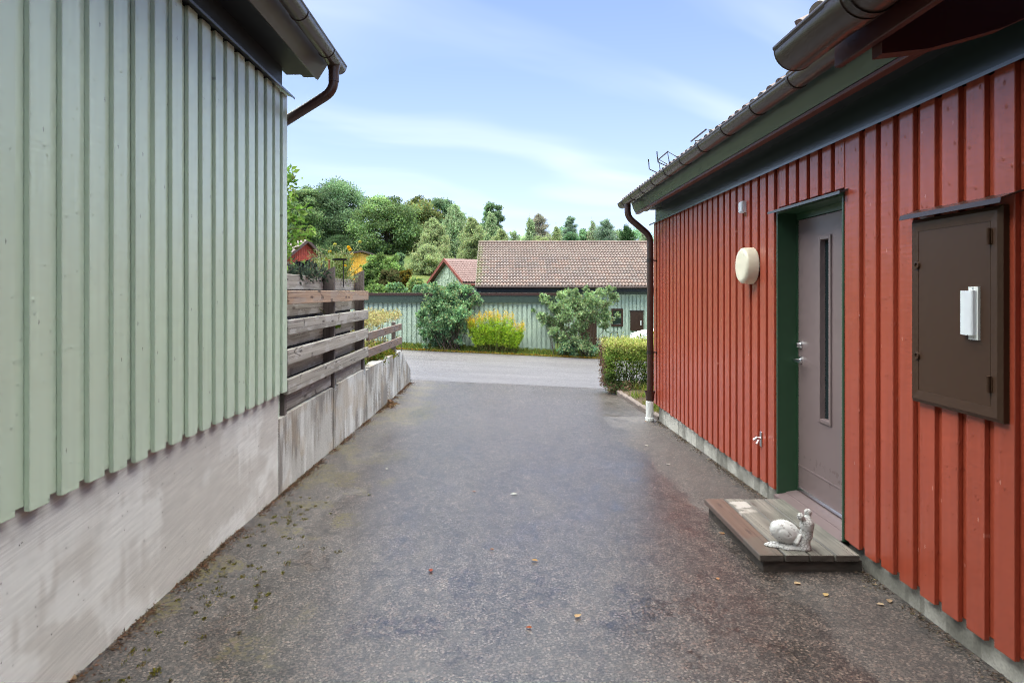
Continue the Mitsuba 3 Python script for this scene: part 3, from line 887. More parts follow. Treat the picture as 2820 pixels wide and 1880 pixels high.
# lower eave over the near end of the wall: the roof runs on down past the wall
XO, ZO = 0.973, 1.6 + 0.885 * 0.973
R2 = 0.075
part(rh, 'porch_gutter', ext_y(gutter_poly(XO + R2, ZO, R2), -6, 2.475), 'gutter_brown', smooth=40, label='large brown gutter of the lower roof, close above')
part(rh, 'porch_gutter__rim', tube([(XO + 0.004, -6, ZO + 0.004), (XO + 0.004, 2.475, ZO + 0.004)], 0.011, 10), 'gutter_brown', smooth=True)
part(rh, 'porch_gutter__end_cap', ext_y([((R2 + 0.0015) * math.cos(a) + XO + R2, ZO + (R2 + 0.0015) * math.sin(a)) for a in arc], 2.475, 2.479), 'gutter_brown')
part(rh, 'porch_gutter__joint', ext_y(gutter_poly(XO + R2, ZO, R2 + 0.004, 0.0035), 2.00, 2.085), 'gutter_brown', smooth=40)
part(rh, 'porch_gutter__bracket', hoop(XO + R2, ZO, R2, 0.03, 1.955), 'band_dark')
for y in (1.2, 0.5):
    part(rh, 'porch_gutter__bracket', hoop(XO + R2, ZO, R2, 0.03, y), 'band_dark')
part(rh, 'porch_fascia', box(1.150, 1.176, -6, 2.40, 2.372, 2.50, 0.003), 'maroon')
raf = [(1.178, 2.336), (1.32, 2.352), (1.485, 2.397), (1.56, 2.420), (1.616, 2.446), (1.80, 2.525), (2.05, 2.65), (2.05, 2.90), (1.178, 2.52)]
for y in (2.15, 1.25, 0.35):
    part(rh, 'porch_rafter', ext_y(raf, y, y + 0.058), 'maroon')
part(rh, 'porch_roof', ext_y([(1.10, 2.487), (2.06, 2.487 + SL * 0.96), (2.06, 2.53 + SL * 0.96), (1.10, 2.53)], -6, 2.38), 'maroon')
for r in range(3):
    for k in range(6):
        j = slope_T(1.045, 2.43 - 0.30 * k, 2.502, -90, pd) @ mv(0, 0.37 * r, 0.0)
        part(rh, 'porch_roof__tile', tiles[rnd.randrange(3)], at=j)
part(rh, 'porch_roof__upper_tile', wave_rows(6.5, 12, 0.37, 0.15, 0.03, 180), 'tile_d', at=slope_T(1.045, 0.63, 2.502, -90, pd), kind='stuff')

# ------------------------------------------------------------------ unseen garage, added behind the viewer to block light from there
bg = thing('added_garage', 'unseen red garage added behind the viewer to shade the near faces', 'garage')
part(bg, 'wall', box(-1.74, 2.07, -7.0, -2.6, -0.1, 2.95), 'red_paint')
part(bg, 'roof', ext_x([(-2.05, 2.72), (-2.05, 2.80), (-7.5, 4.2), (-7.5, 4.1)], -1.75, 2.08), 'tile_dark')
part(bg, 'door', box(-1.3, 1.6, -2.6, -2.55, 0.02, 2.2), 'cabinet_brown')

# ------------------------------------------------------------------ things on the red wall
lamp = thing('wall_lamp', 'round cream wall lamp on the red wall, left of the door', 'lamp')
part(lamp, 'shade', lathe([(0, 0.098), (0.110, 0.098), (0.128, 0.094), (0.141, 0.083), (0.146, 0.070), (0.149, 0.012), (0.1495, 0.0)], 48, '-x', (2.052, 5.68, 1.817)), 'cream_plastic', smooth=40)
part(lamp, 'back_plate', lathe([(0, 0.012), (0.143, 0.012), (0.143, -0.008)], 40, '-x', (2.052, 5.68, 1.817)), 'cream_plastic', smooth=40)
al = thing('alarm_box', 'small pale grey plastic box high on the red wall above the lamp', 'sensor')
part(al, 'housing', ext_x([(5.83, 2.270), (5.915, 2.270), (5.915, 2.365), (5.83, 2.365)], 2.028, 2.058), 'white_plastic')
part(al, 'cover', box(2.018, 2.027, 5.835, 5.910, 2.275, 2.360, 0.004), 'white_plastic')
part(al, 'cable_stub', tube([(2.045, 5.835, 2.27), (2.052, 5.83, 2.235)], 0.006, 6), 'rust')
tap = thing('water_tap', 'small chrome water tap on the red wall beside the green door jamb', 'tap')
part(tap, 'plate', box(2.050, 2.059, 5.478, 5.512, 0.385, 0.505, 0.004), 'zinc')
part(tap, 'spout', join(tube(round_path([(2.05, 5.495, 0.452), (2.015, 5.495, 0.452), (1.998, 5.495, 0.436)], 0.02, 5), [0.011] * 7, 12), lathe([(0, 0.046), (0.012, 0.046), (0.015, 0.042), (0.015, 0.02)], 14, '-x', (2.06, 5.495, 0.452))), 'chrome', smooth=40)
part(tap, 'lever', tube([(2.035, 5.49, 0.442), (2.015, 5.478, 0.410)], [0.007, 0.009], 10), 'chrome', smooth=40)

FX = 2.022
mc = thing('meter_cabinet', 'tall dark brown metal meter cabinet on the red wall, right of the door', 'cabinet')
cy0, cy1, cz0, cz1 = 2.818, 3.440, 1.068, 1.955
fw = 0.060
frame = []
for a, b in (((cy0, cz0), (cy1, cz0)), ((cy1, cz0), (cy1, cz1)), ((cy1, cz1), (cy0, cz1)), ((cy0, cz1), (cy0, cz0))):
    cyc, czc = (cy0 + cy1) / 2, (cz0 + cz1) / 2
    inn = lambda p, s: (p[0] + s * np.sign(cyc - p[0]), p[1] + s * np.sign(czc - p[1]))
    ai, bi = inn(a, fw), inn(b, fw)
    am, bm = inn(a, 0.018), inn(b, 0.018)
    V = [(2.085, *a), (2.085, *b), (2.035, *b), (2.035, *a), (FX, *am), (FX, *bm), (FX + 0.004, *ai), (FX + 0.004, *bi), (2.06, *ai), (2.06, *bi)]
    frame.append((np.array(V), np.array([[0, 1, 2], [0, 2, 3], [3, 2, 5], [3, 5, 4], [4, 5, 7], [4, 7, 6], [6, 7, 9], [6, 9, 8]])))
part(mc, 'frame', join(frame), 'cabinet_brown')
part(mc, 'door', box(FX + 0.006, 2.05, cy0 + fw + 0.005, cy1 - fw * 0.35, cz0 + 0.048, cz1 - 0.040, 0.002), 'cabinet_brown')
part(mc, 'box', box(2.05, 2.2, cy0 + 0.004, cy1 - 0.004, cz0 + 0.004, cz1 - 0.004), 'black_rubber')
for z in (1.832, 1.220):
    part(mc, 'hinge', join(lathe([(0, -0.034), (0.010, -0.034), (0.010, 0.0), (0.0085, 0.001), (0.0085, 0.003), (0.010, 0.004), (0.010, 0.034), (0, 0.036)], 14, at=(FX - 0.004, cy0 + fw + 0.003, z)), box(FX, FX + 0.012, cy0 + fw - 0.012, cy0 + fw + 0.016, z - 0.03, z + 0.03)), 'cabinet_brown', smooth=35)
for z in (1.732, 1.293):
    part(mc, 'lock', join(lathe([(0.010, 0.003), (0.012, 0.010), (0.018, 0.009), (0.0195, 0.0)], 20, '-x', (FX + 0.006, 3.385, z)), lathe([(0, 0.004), (0.012, 0.004)], 12, '-x', (FX + 0.006, 3.385, z))), 'cabinet_brown', smooth=35)
part(mc, 'rain_cap', ext_y([(2.085, 2.012), (1.992, 1.980), (1.988, 1.958), (1.993, 1.957), (1.998, 1.974), (2.085, 2.004)], cy0 - 0.045, cy1 + 0.035), 'gutter_brown')
hb = part(mc, 'aerial', ext_x([(2.944, 1.398), (3.005, 1.398), (3.005, 1.625), (2.944, 1.625)], FX - 0.004, FX + 0.006), 'pvc_white', label='white ribbed plastic aerial box on the cabinet door')
cap = [(FX - 0.004, 2.952), (FX - 0.019, 2.955), (FX - 0.023, 2.962), (FX - 0.024, 3.010), (FX - 0.021, 3.032), (FX - 0.013, 3.043), (FX - 0.004, 3.046)]
m = trimesh.creation.extrude_polygon(Polygon(cap), 0.190)
m.apply_translation((0, 0, 1.418))
part(mc, 'aerial__cover', m, 'white_plastic', smooth=25)
for z in (1.408, 1.616):
    part(mc, 'aerial__screw', lathe([(0, 0.003), (0.004, 0.003), (0.005, 0)], 10, '-x', (FX - 0.004, 2.975, z)), 'zinc')

# ------------------------------------------------------------------ wooden door step
st = thing('door_step', 'weathered grey plank step in front of the door', 'step')
for i in range(4):
    x0 = 1.478 + 0.1440 * i
    ya, zt = 3.968 + rnd.uniform(-0.002, 0.002), 0.106 + rnd.uniform(-0.0015, 0.0015)
    pk = part(st, 'plank', box(x0, x0 + 0.137, ya, 5.048 + rnd.uniform(-0.003, 0.003), 0.068, zt, 0.004), 'step_wood', label='dark brown front plank of the step' if i == 0 else None)
    part(st, pk.split('__')[1] + '__shaded_end_grain', box(x0 + 0.003, x0 + 0.134, ya - 0.0025, ya + 0.003, 0.071, zt - 0.003, 0.001), 'dark_wood')  # dark plates: wet end grain, with shade of the near side put into the colour
part(st, 'side_board', box(1.505, 1.540, 3.990, 5.03, -0.03, 0.067), 'dark_wood')
part(st, 'end_board', box(1.541, 2.07, 3.990, 4.025, -0.03, 0.067), 'dark_wood')
part(st, 'end_board', box(1.541, 2.07, 4.995, 5.03, -0.03, 0.067), 'dark_wood')

# ------------------------------------------------------------------ garden snail ornament
import manifold3d


def smin(a, b, k):
    h = max(k - abs(a - b), 0) / k
    return min(a, b) - h * h * k * 0.25


def seg(p, a, b, ra, rb):
    pa = [p[i] - a[i] for i in range(3)]
    ba = [b[i] - a[i] for i in range(3)]
    t = max(0, min(1, sum(x * y for x, y in zip(pa, ba)) / sum(x * x for x in ba)))
    return math.sqrt(sum((x - y * t) ** 2 for x, y in zip(pa, ba))) - (ra + (rb - ra) * t)


def snail_body(x, y, z):
    w = 0.050 * (1 - 0.35 * max(0, -x / 0.13) ** 2) + 0.0080 * math.sin(x * 62 + (1 if y > 0 else 2.2))
    q = (x - (-0.008)) / 0.132
    foot = (math.sqrt(q * q + (y / w) ** 2 + ((z - 0.004) / (0.030 - 0.010 * min(1, abs(y) / w))) ** 2) - 1) * 0.024
    p = (x, y, z)
    d = smin(foot, seg(p, (0.070, 0, 0.025), (0.096, 0, 0.085), 0.040, 0.033), 0.03)
    d = smin(d, seg(p, (0.096, 0, 0.085), (0.102, 0.002, 0.145), 0.033, 0.037), 0.02)
    d = smin(d, seg(p, (0.100, -0.004, 0.150), (0.100, 0.006, 0.166), 0.036, 0.030), 0.02)
    for a, b, r in (((0.084, -0.012, 0.172), (0.062, -0.030, 0.200), 0.0205), ((0.108, 0.014, 0.176), (0.110, 0.024, 0.213), 0.0212)):
        d = smin(d, seg(p, a, b, 0.0165, 0.014), 0.012)
        d = smin(d, math.dist(p, b) - r, 0.008)
    return -max(d, -z)


def snail_shell(x, y, z):
    cx, cz = x + 0.022, z - 0.093
    c, s = math.cos(0.35), math.sin(0.35)
    u, v = cx * c - cz * s, cx * s + cz * c
    rho = math.hypot(u / 0.088, v / 0.066)
    a = math.atan2(v, u)
    turn = (rho * 2.1 - a / (2 * math.pi)) % 1.0
    groove = 0.0034 * math.exp(-((turn - 0.5) / 0.13) ** 2) * (1 if rho < 0.97 else 0.2)
    d = (math.sqrt(rho * rho + (y / 0.058) ** 2) - 1) * 0.058 + groove
    lip = seg((x, y, z), (0.040, -0.040, 0.045), (0.062, -0.030, 0.085), 0.012, 0.010)
    band = 0.0016 * math.sin(a * 26) * math.sin(y * 260) * math.exp(-((rho - 0.95) / 0.25) ** 2)
    return -max(smin(d - band, lip, 0.012), -z + 0.012)


def level(f, lo, hi, e):
    m = manifold3d.Manifold.level_set(f, [*lo, *hi], e).to_mesh()
    t = trimesh.Trimesh(m.vert_properties[:, :3], m.tri_verts, process=True)
    trimesh.smoothing.filter_taubin(t, iterations=6)
    return t


sn = thing('snail_ornament', 'white crackled stone garden snail on the wooden door step', 'ornament')
ST = T().translate([1.690, 4.085, 0.1065]).rotate([0, 0, 1], -16).scale(0.98)
part(sn, 'body', level(snail_body, (-0.16, -0.075, -0.004), (0.16, 0.075, 0.25), 0.0052), 'snail_stone', smooth=True, at=ST)
part(sn, 'shell', level(snail_shell, (-0.13, -0.075, 0.0), (0.09, 0.075, 0.18), 0.0046), 'shell_stone', smooth=True, at=ST)

# ------------------------------------------------------------------ kerb at the right of the driveway
kb = thing('kerb', 'narrow brown stone kerb between driveway and planting bed', 'kerb')
kp = [(2.10, 9.30), (2.065, 9.8), (2.045, 10.3), (2.04, 10.8), (2.035, 11.3), (2.04, 11.8), (2.05, 12.3), (2.09, 12.75), (2.17, 13.15)]
plain('kerb_stone', (0.105, 0.082, 0.070), 0.75)
for (xa, ya), (xb, yb) in zip(kp, kp[1:]):
    L, ang = math.hypot(xb - xa, yb - ya), math.degrees(math.atan2(yb - ya, xb - xa))
    z = float(paved_z(0.5 * (xa + xb), 0.5 * (ya + yb)))
    part(kb, 'stone', box(0.006, L - 0.006, -0.085, 0.0, -0.15, 0.060 + rnd.uniform(-0.006, 0.006), 0.010), 'kerb_stone', at=T().translate([xa, ya, z]).rotate([0, 0, 1], ang))

# ------------------------------------------------------------------ low flat-roofed garage beyond the road
fg = thing('flat_garage', 'long low sage green flat-roofed garage beyond the road', 'garage')
GY = 27.0
part(fg, 'wall', box(-16, 2.10, GY + 0.055, GY + 4.6, -1.2, 1.30), 'far_sage')
bd = mikit.ply(plank_mesh(0.122, 2.55, 0.024), 'far_sage')
for k in range(58):
    x = 2.12 - 0.118 - 0.186 * k
    z = float(land_z(x, GY)) + 0.02
    part(fg, 'cladding_board', bd, at=T().translate([x + 0.118 + rnd.uniform(-0.004, 0.004), GY + 0.024, 1.20 - 2.55]).rotate([0, 0, 1], 90) @ T().rotate([0, 1, 0], 0) @ T().translate([0.024 - 0.024, 0, 0]))
part(fg, 'fascia', box(-16.1, 2.20, GY - 0.10, GY + 0.0, 1.195, 1.475), 'trim_green')
part(fg, 'roof_edge', box(-16.1, 2.20, GY - 0.13, GY - 0.105, 1.478, 1.585, 0.004), 'pipe_brown', label='brown metal roof edge strip')
part(fg, 'roof', box(-16.0, 2.15, GY + 0.0, GY + 4.6, 1.40, 1.52), 'dark_trim')

# ------------------------------------------------------------------ garage with the long tiled roof
tg = thing('tiled_garage', 'sage green garage with a long brown pantile roof behind the road', 'garage')
TY = 32.0
part(tg, 'wall', box(-0.9, 12, TY + 0.055, TY + 9, -1.6, 1.86), 'far_sage')
for k in range(40):
    x = 7.6 - 0.1726 * k
    if x < 0.9:
        break
    part(tg, 'cladding_board', bd, at=T().translate([x + rnd.uniform(-0.004, 0.004), TY + 0.024, 1.50 - 2.55]).rotate([0, 0, 1], 90))
part(tg, 'frieze', box(-0.9, 12, TY - 0.02, TY + 0.02, 1.515, 1.84), 'trim_green')
part(tg, 'soffit', box(-1.05, 12, TY - 0.44, TY - 0.03, 1.76, 1.78), 'dark_trim')
part(tg, 'fascia', box(-1.08, 12, TY - 0.47, TY - 0.445, 1.62, 1.83), 'dark_trim')
gtr = part(tg, 'gutter', tube([(-1.12, TY - 0.55, 1.835), (12, TY - 0.55, 1.835)], 0.055, 12), 'pipe_brown', smooth=True)
SG = 0.44
pg_ = math.degrees(math.atan(SG))
tl = [mikit.ply(tile_mesh(0.30, 0.36, 0.04, 0.15, 0.050, 17, 0.045), f'tile_{c}', smooth=45) for c in 'abc']
EZ, EY = 1.865, TY - 0.52
for r in range(10):
    for k in range(28):
        part(tg, 'roof__tile', tl[rnd.randrange(3)], at=slope_T(-1.13 + 0.30 * k, EY, EZ, 0, pg_) @ mv(0, 0.36 * r, rnd.uniform(-0.003, 0.003)))
part(tg, 'roof__upper_tile', wave_rows(8.4, 6, 0.36, 0.15, 0.050, 340, 0.045), 'tile_a', at=slope_T(-1.13, EY, EZ, 0, pg_) @ mv(0, 3.6, 0), kind='stuff')
part(tg, 'roof__far_tile', wave_rows(6.0, 16, 0.36, 0.15, 0.042, 160, 0.030), 'tile_b', at=slope_T(7.27, EY, EZ, 0, pg_), kind='stuff')
RY, RZ = EY + 16 * 0.36 * math.cos(math.radians(pg_)), EZ + 16 * 0.36 * math.sin(math.radians(pg_))
part(tg, 'roof', ext_x([(EY + 0.05, EZ), (RY, RZ), (RY + 5.2, EZ), (RY + 5.2, EZ - 0.04), (RY, RZ - 0.05), (EY + 0.05, EZ - 0.04)], -1.10, 13), 'tile_dark')
rt = mikit.ply(trimesh.Trimesh(*(lambda t: (t.vertices, t.faces))(tube([(0, 0, 0), (0.40, 0, 0.012)], 0.105, 12))), 'tile_b', smooth=40)
for k in range(23):
    part(tg, 'roof__ridge_tile', rt, at=mv(-1.16 + 0.385 * k, RY, RZ + 0.03))
part(tg, 'roof__verge_board', ext_x([(EY, EZ + 0.03), (RY, RZ + 0.03), (RY, RZ - 0.14), (EY, EZ - 0.14)], -1.15, -1.12), 'tile_dark')
wx0, wx1, wz0, wz1 = (1683 - 1378) / 1918 * 32, (1715 - 1378) / 1918 * 32, 0.04, 0.86
wn = part(tg, 'window', join(box(wx0, wx1, TY - 0.05, TY, wz1 - 0.09, wz1), box(wx0, wx1, TY - 0.05, TY, wz0, wz0 + 0.09), box(wx0, wx0 + 0.08, TY - 0.05, TY, wz0 + 0.09, wz1 - 0.09), box(wx1 - 0.08, wx1, TY - 0.05, TY, wz0 + 0.09, wz1 - 0.09)), 'cabinet_brown')
part(tg, 'window__pane', box(wx0 + 0.08, wx1 - 0.08, TY - 0.02, TY - 0.015, wz0 + 0.09, wz1 - 0.09), 'glass_dark')
part(tg, 'window__glazing_bar', box(wx0 + 0.08, wx1 - 0.08, TY - 0.035, TY - 0.02, 0.44, 0.47), 'far_pale')
part(tg, 'door', box(3.62, 4.42, TY - 0.03, TY, -1.35, 0.70), 'cabinet_brown', label='brown door half hidden by a bush')
mc2 = thing('meter_cabinet', 'small far brown meter cabinet on the sage wall of the tiled garage', 'cabinet')
part(mc2, 'door', box(5.96, 6.56, TY - 0.06, TY, -0.02 - 0.13, 0.76 - 0.02, 0.006), 'cabinet_brown')
part(mc2, 'rain_cap', box(5.93, 6.60, TY - 0.09, TY, 0.745, 0.775), 'gutter_brown')
part(mc2, 'aerial', box(6.40, 6.46, TY - 0.10, TY - 0.062, 0.09, 0.32, 0.005), 'pvc_white')
hr = thing('hose_holder', 'dark blue round holder with a wire loop on the far garage wall above the hedge', 'hose holder')
part(hr, 'drum', lathe([(0, 0.12), (0.16, 0.12), (0.17, 0.10), (0.17, 0.0)], 24, '-y', (0, 0, 0)), 'blue_plastic', smooth=40, at=T().translate([5.12, TY - 0.02, -0.60]).scale([1, 1, 0.55]))
part(hr, 'wire_loop', tube([(5.22 + 0.20 * math.cos(a), TY - 0.05, -0.42 + 0.24 * math.sin(a)) for a in np.linspace(0, 2 * math.pi, 25)], 0.013, 6), 'dark_trim', smooth=True)

# ------------------------------------------------------------------ parked car behind the hedge
cz = float(land_z(7.6, 29.0))
car = thing('parked_car', 'white parked car mostly hidden behind the hedge', 'car')
prof = [(-2.15, 0.30), (-2.20, 0.55), (-2.12, 0.78), (-1.75, 0.90), (-1.05, 1.00), (-0.98, 1.02), (-0.30, 1.42), (0.25, 1.50), (1.05, 1.47), (1.75, 1.12), (2.10, 1.02), (2.18, 0.60), (2.14, 0.32),
        (1.75, 0.30), (1.66, 0.52), (1.38, 0.64), (1.10, 0.52), (1.02, 0.26), (-1.02, 0.26), (-1.10, 0.52), (-1.38, 0.64), (-1.66, 0.52), (-1.75, 0.30)]
cxm, cym = 7.72, 29.0
body = ext_y([(x + cxm, z + cz) for x, z in prof], cym - 0.86, cym + 0.86)
v = np.array(body.vertices)
tz = np.clip((v[:, 2] - cz - 0.9) / 0.6, 0, 1)
v[:, 1] = cym + (v[:, 1] - cym) * (1 - 0.20 * tz)
part(car, 'body', trimesh.Trimesh(v, body.faces, process=False), 'car_white')
for s in (-1, 1):
    y = cym + s * 0.755
    gl = [(-0.80, 1.04), (-0.24, 1.37), (0.25, 1.44), (0.98, 1.41), (1.40, 1.12), (1.38, 1.04)]
    part(car, 'side_window', ext_y([(x + cxm, z + cz) for x, z in gl], min(y, y + s * 0.012), max(y, y + s * 0.012)), 'glass_dark')
part(car, 'windscreen', trimesh.convex.convex_hull(np.array([(cxm - 0.99, cym - 0.66, cz + 1.035), (cxm - 0.99, cym + 0.66, cz + 1.035), (cxm - 0.35, cym - 0.60, cz + 1.41), (cxm - 0.35, cym + 0.60, cz + 1.41), (cxm - 0.94, cym - 0.66, cz + 1.03), (cxm - 0.94, cym + 0.66, cz + 1.03), (cxm - 0.31, cym, cz + 1.40)])), 'glass_dark')
for x in (-1.38, 1.38):
    for s in (-1, 1):
        w = part(car, 'wheel', lathe([(0, -0.1), (0.30, -0.1), (0.32, -0.08), (0.32, 0.08), (0.30, 0.1), (0, 0.1)], 24, '-y', (x + cxm, cym + s * 0.78, cz + 0.32)), 'black_rubber', smooth=40)
for s in (-1, 1):
    part(car, 'headlight', trimesh.creation.icosphere(2, 0.12).apply_transform(np.diag([0.6, 1.3, 0.7, 1])).apply_translation((cxm - 2.08, cym + s * 0.62, cz + 0.72)), 'glass_dark', smooth=True)


# ------------------------------------------------------------------ houses far behind
def far_house(name, label, x, y, z, turn, w, length, wall, rise, wallm, roofm, trimm, base=2.5, hatch=False):
    """Gable at local y 0 facing -y, ridge along +y."""
    h = thing(name, label, 'house')
    M = T().translate([x, y, z]).rotate([0, 0, 1], turn)
    part(h, 'wall', ext_y([(-w / 2, -base), (w / 2, -base), (w / 2, wall), (0, wall + rise), (-w / 2, wall)], 0, length), wallm, at=M)
    o, s = 0.35, rise / (w / 2)
    for k in (-1, 1):
        poly = [(0, wall + rise + 0.02), (k * (w / 2 + o), wall - o * s + 0.02), (k * (w / 2 + o), wall - o * s + 0.16), (0, wall + rise + 0.18)]
        part(h, 'roof', ext_y(poly if k > 0 else poly[::-1], -0.30, length + 0.3), roofm, at=M)
        pb = [(0, wall + rise - 0.04), (k * (w / 2 + o + 0.02), wall - o * s - 0.05), (k * (w / 2 + o + 0.02), wall - o * s + 0.19), (0, wall + rise + 0.21)]
        part(h, 'barge_board', ext_y(pb if k > 0 else pb[::-1], -0.36, -0.302), trimm, at=M)
    for k in range(int(w / 0.22)):
        xx = -w / 2 + 0.11 + 0.22 * k
        top = wall + rise - abs(xx) * s - 0.06
        if k % 1 == 0:
            part(h, 'cladding_board', box(xx - 0.07, xx + 0.07, -0.03, 0, -base, top), wallm, at=M)
    if hatch:
        part(h, 'hatch', box(-0.28, 0.28, -0.06, -0.032, wall + 0.15, wall + 0.95), wallm, at=M)
        part(h, 'belt_board', box(-w / 2, w / 2, -0.055, -0.032, wall - 0.55, wall - 0.48), trimm if False else wallm, at=M)
    return h, M


h1, M1 = far_house('gable_house', 'sage green gable house with bright red tiled roof behind the garages', -3.75, 50.0, 1.15, -57, 4.6, 8.0, 1.25, 1.45, 'far_sage', 'tile_red', 'barge_red', hatch=True)
part(h1, 'gutter', tube([(2.70, -0.3, 0.97), (2.70, 8.3, 0.97)], 0.07, 8), 'barge_red', smooth=True, at=M1)
part(h1, 'downpipe', tube([(2.68, 0.25, 0.95), (2.38, 0.2, 0.60), (2.38, 0.2, -2.0)], 0.05, 8), 'pipe_brown', smooth=True, at=M1)
part(h1, 'roof__tile_row', wave_rows(8.6, 10, 0.30, 0.22, 0.05, 170, 0.03), 'tile_red', at=M1 @ T().translate([2.68, 8.3 - 8.6, 0.99 + 0.16]).rotate([0, 0, 1], 90).rotate([1, 0, 0], math.degrees(math.atan(1.45 / 2.3))), kind='stuff')
far_house('brick_red_house', 'bright red wooden house with dark roof half hidden by the left garden plants', -14.2, 50.5, 2.6, 62, 5.2, 9.0, 0.95, 1.70, 'far_red', 'tile_dark', 'tile_dark')
yh = thing('yellow_house', 'small yellow ochre house with a dark sloping roof edge behind the marigolds', 'house')
for k in range(14):
    xa = -12.55 + 0.2171 * k
    part(yh, 'cladding_board', ext_y([(xa, 1.5), (xa + 0.205, 1.5), (xa + 0.205, 3.86 + 0.148 * (xa + 12.76)), (xa, 3.86 + 0.148 * (xa + 12.55))], 47.47, 47.5), 'yellow_paint')
part(yh, 'wall', ext_y([(-12.55, 1.5), (-9.53, 1.5), (-9.53, 4.28), (-12.55, 3.84)], 47.5, 51.5), 'yellow_paint')
part(yh, 'roof', ext_y([(-12.85, 3.83), (-9.35, 4.345), (-9.35, 4.45), (-12.85, 3.94)], 47.2, 51.8), 'tile_dark')
far_house('pale_house', 'pale house with a brown roof among the birches', -6.9, 60.0, 2.6, -70, 4.0, 6.0, 0.75, 0.85, 'far_pale', 'tile_dark', 'tile_dark')


# ================================================================== plants
def crown_of(clumps, n, size, rng, cols, width=0.62, droop=0.0, light=None):
    """Leaves through the volume of several clumps (centre, radii); light: a paler tone for the young leaves at a clump's outside."""
    out = []
    vol = np.array([float(np.prod(r)) ** 0.72 for _, r in clumps])
    ns = np.maximum(6, (n * vol / vol.sum()).astype(int))
    for (c, r), k in zip(clumps, ns):
        b = ball(k, rng, 0.25)
        P = np.asarray(c) + b * np.asarray(r) * (1 + 0.22 * rng.normal(size=(k, 1)))
        A = unit(b + 0.9 * rng.normal(size=(k, 3)) + np.array([0, 0, -droop]))
        col = tones(k, rng, cols, 0.22) * float(np.clip(1 + 0.24 * rng.normal(), 0.5, 1.6))
        out.append(leaf_mesh(P, A, size * (0.7 + 0.6 * rng.random(k)), rng, width, 0.12, col))
    return out


def limbs_to(base, clumps, r0, rng, fork=0.55):
    """A bent limb from the trunk towards each clump."""
    ms = []
    for c, r in clumps:
        c = np.asarray(c, float)
        a = np.asarray(base) + np.array([0, 0, (c[2] - base[2]) * fork * rng.uniform(0.5, 1.0)])
        m = 0.5 * (a + c) + np.array([0, 0, -0.12 * np.linalg.norm(c - a)]) + 0.05 * rng.normal(size=3)
        ms.append(tube(round_path([a, m, c], 0.6, 4), np.linspace(r0 * 0.5, r0 * 0.10, 6), 6, cap=False))
    return ms


def broad_tree(name, label, x, y, z, h, w, cols, n, size, seed, bare=0.25, lobes=22, group=None, bark_m='bark', cat='tree'):
    """A broadleaf tree: clumps in an uneven dome."""
    rng = np.random.default_rng(seed)
    t = thing(name, label, cat, group)
    cl = []
    lobes = int(lobes * 2.1)
    for i in range(lobes):
        f = (i + 0.5) / lobes
        zz = bare + (1 - bare) * f ** 0.85
        prof = math.sin(math.pi * min(1, (zz - bare * 0.55) / (1.06 - bare * 0.55))) ** 0.62
        ang, rad = 2.4 * i + rng.uniform(-0.5, 0.5), (0.25 + 0.70 * math.sqrt(rng.random())) * prof * w / 2 * rng.uniform(0.70, 1.22)
        s = w * rng.uniform(0.065, 0.155) * (0.75 + 0.35 * prof)
        cl.append((np.array([x + rad * math.cos(ang), y + rad * math.sin(ang), z + h * (zz + rng.uniform(-0.07, 0.02)) - s * 0.6]), np.array([s * 1.2, s * 1.2, s * 0.75])))
    cl.append((np.array([x, y, z + h * 0.60]), np.array([w * 0.15, w * 0.15, h * 0.12])))
    tr = tube(round_path([(x, y, z - 0.8), (x + rng.uniform(-0.2, 0.2), y, z + h * 0.35), (x + rng.uniform(-0.4, 0.4), y, z + h * 0.85)], 1.0, 5), np.linspace(h * 0.028, h * 0.006, 7), 9)
    part(t, 'trunk', join([tr] + limbs_to((x, y, z + h * 0.15), cl, h * 0.022, rng)), bark_m, smooth=True)
    leafy(t, 'crown', crown_of(cl, n, size, rng, cols, light=1))
    return t


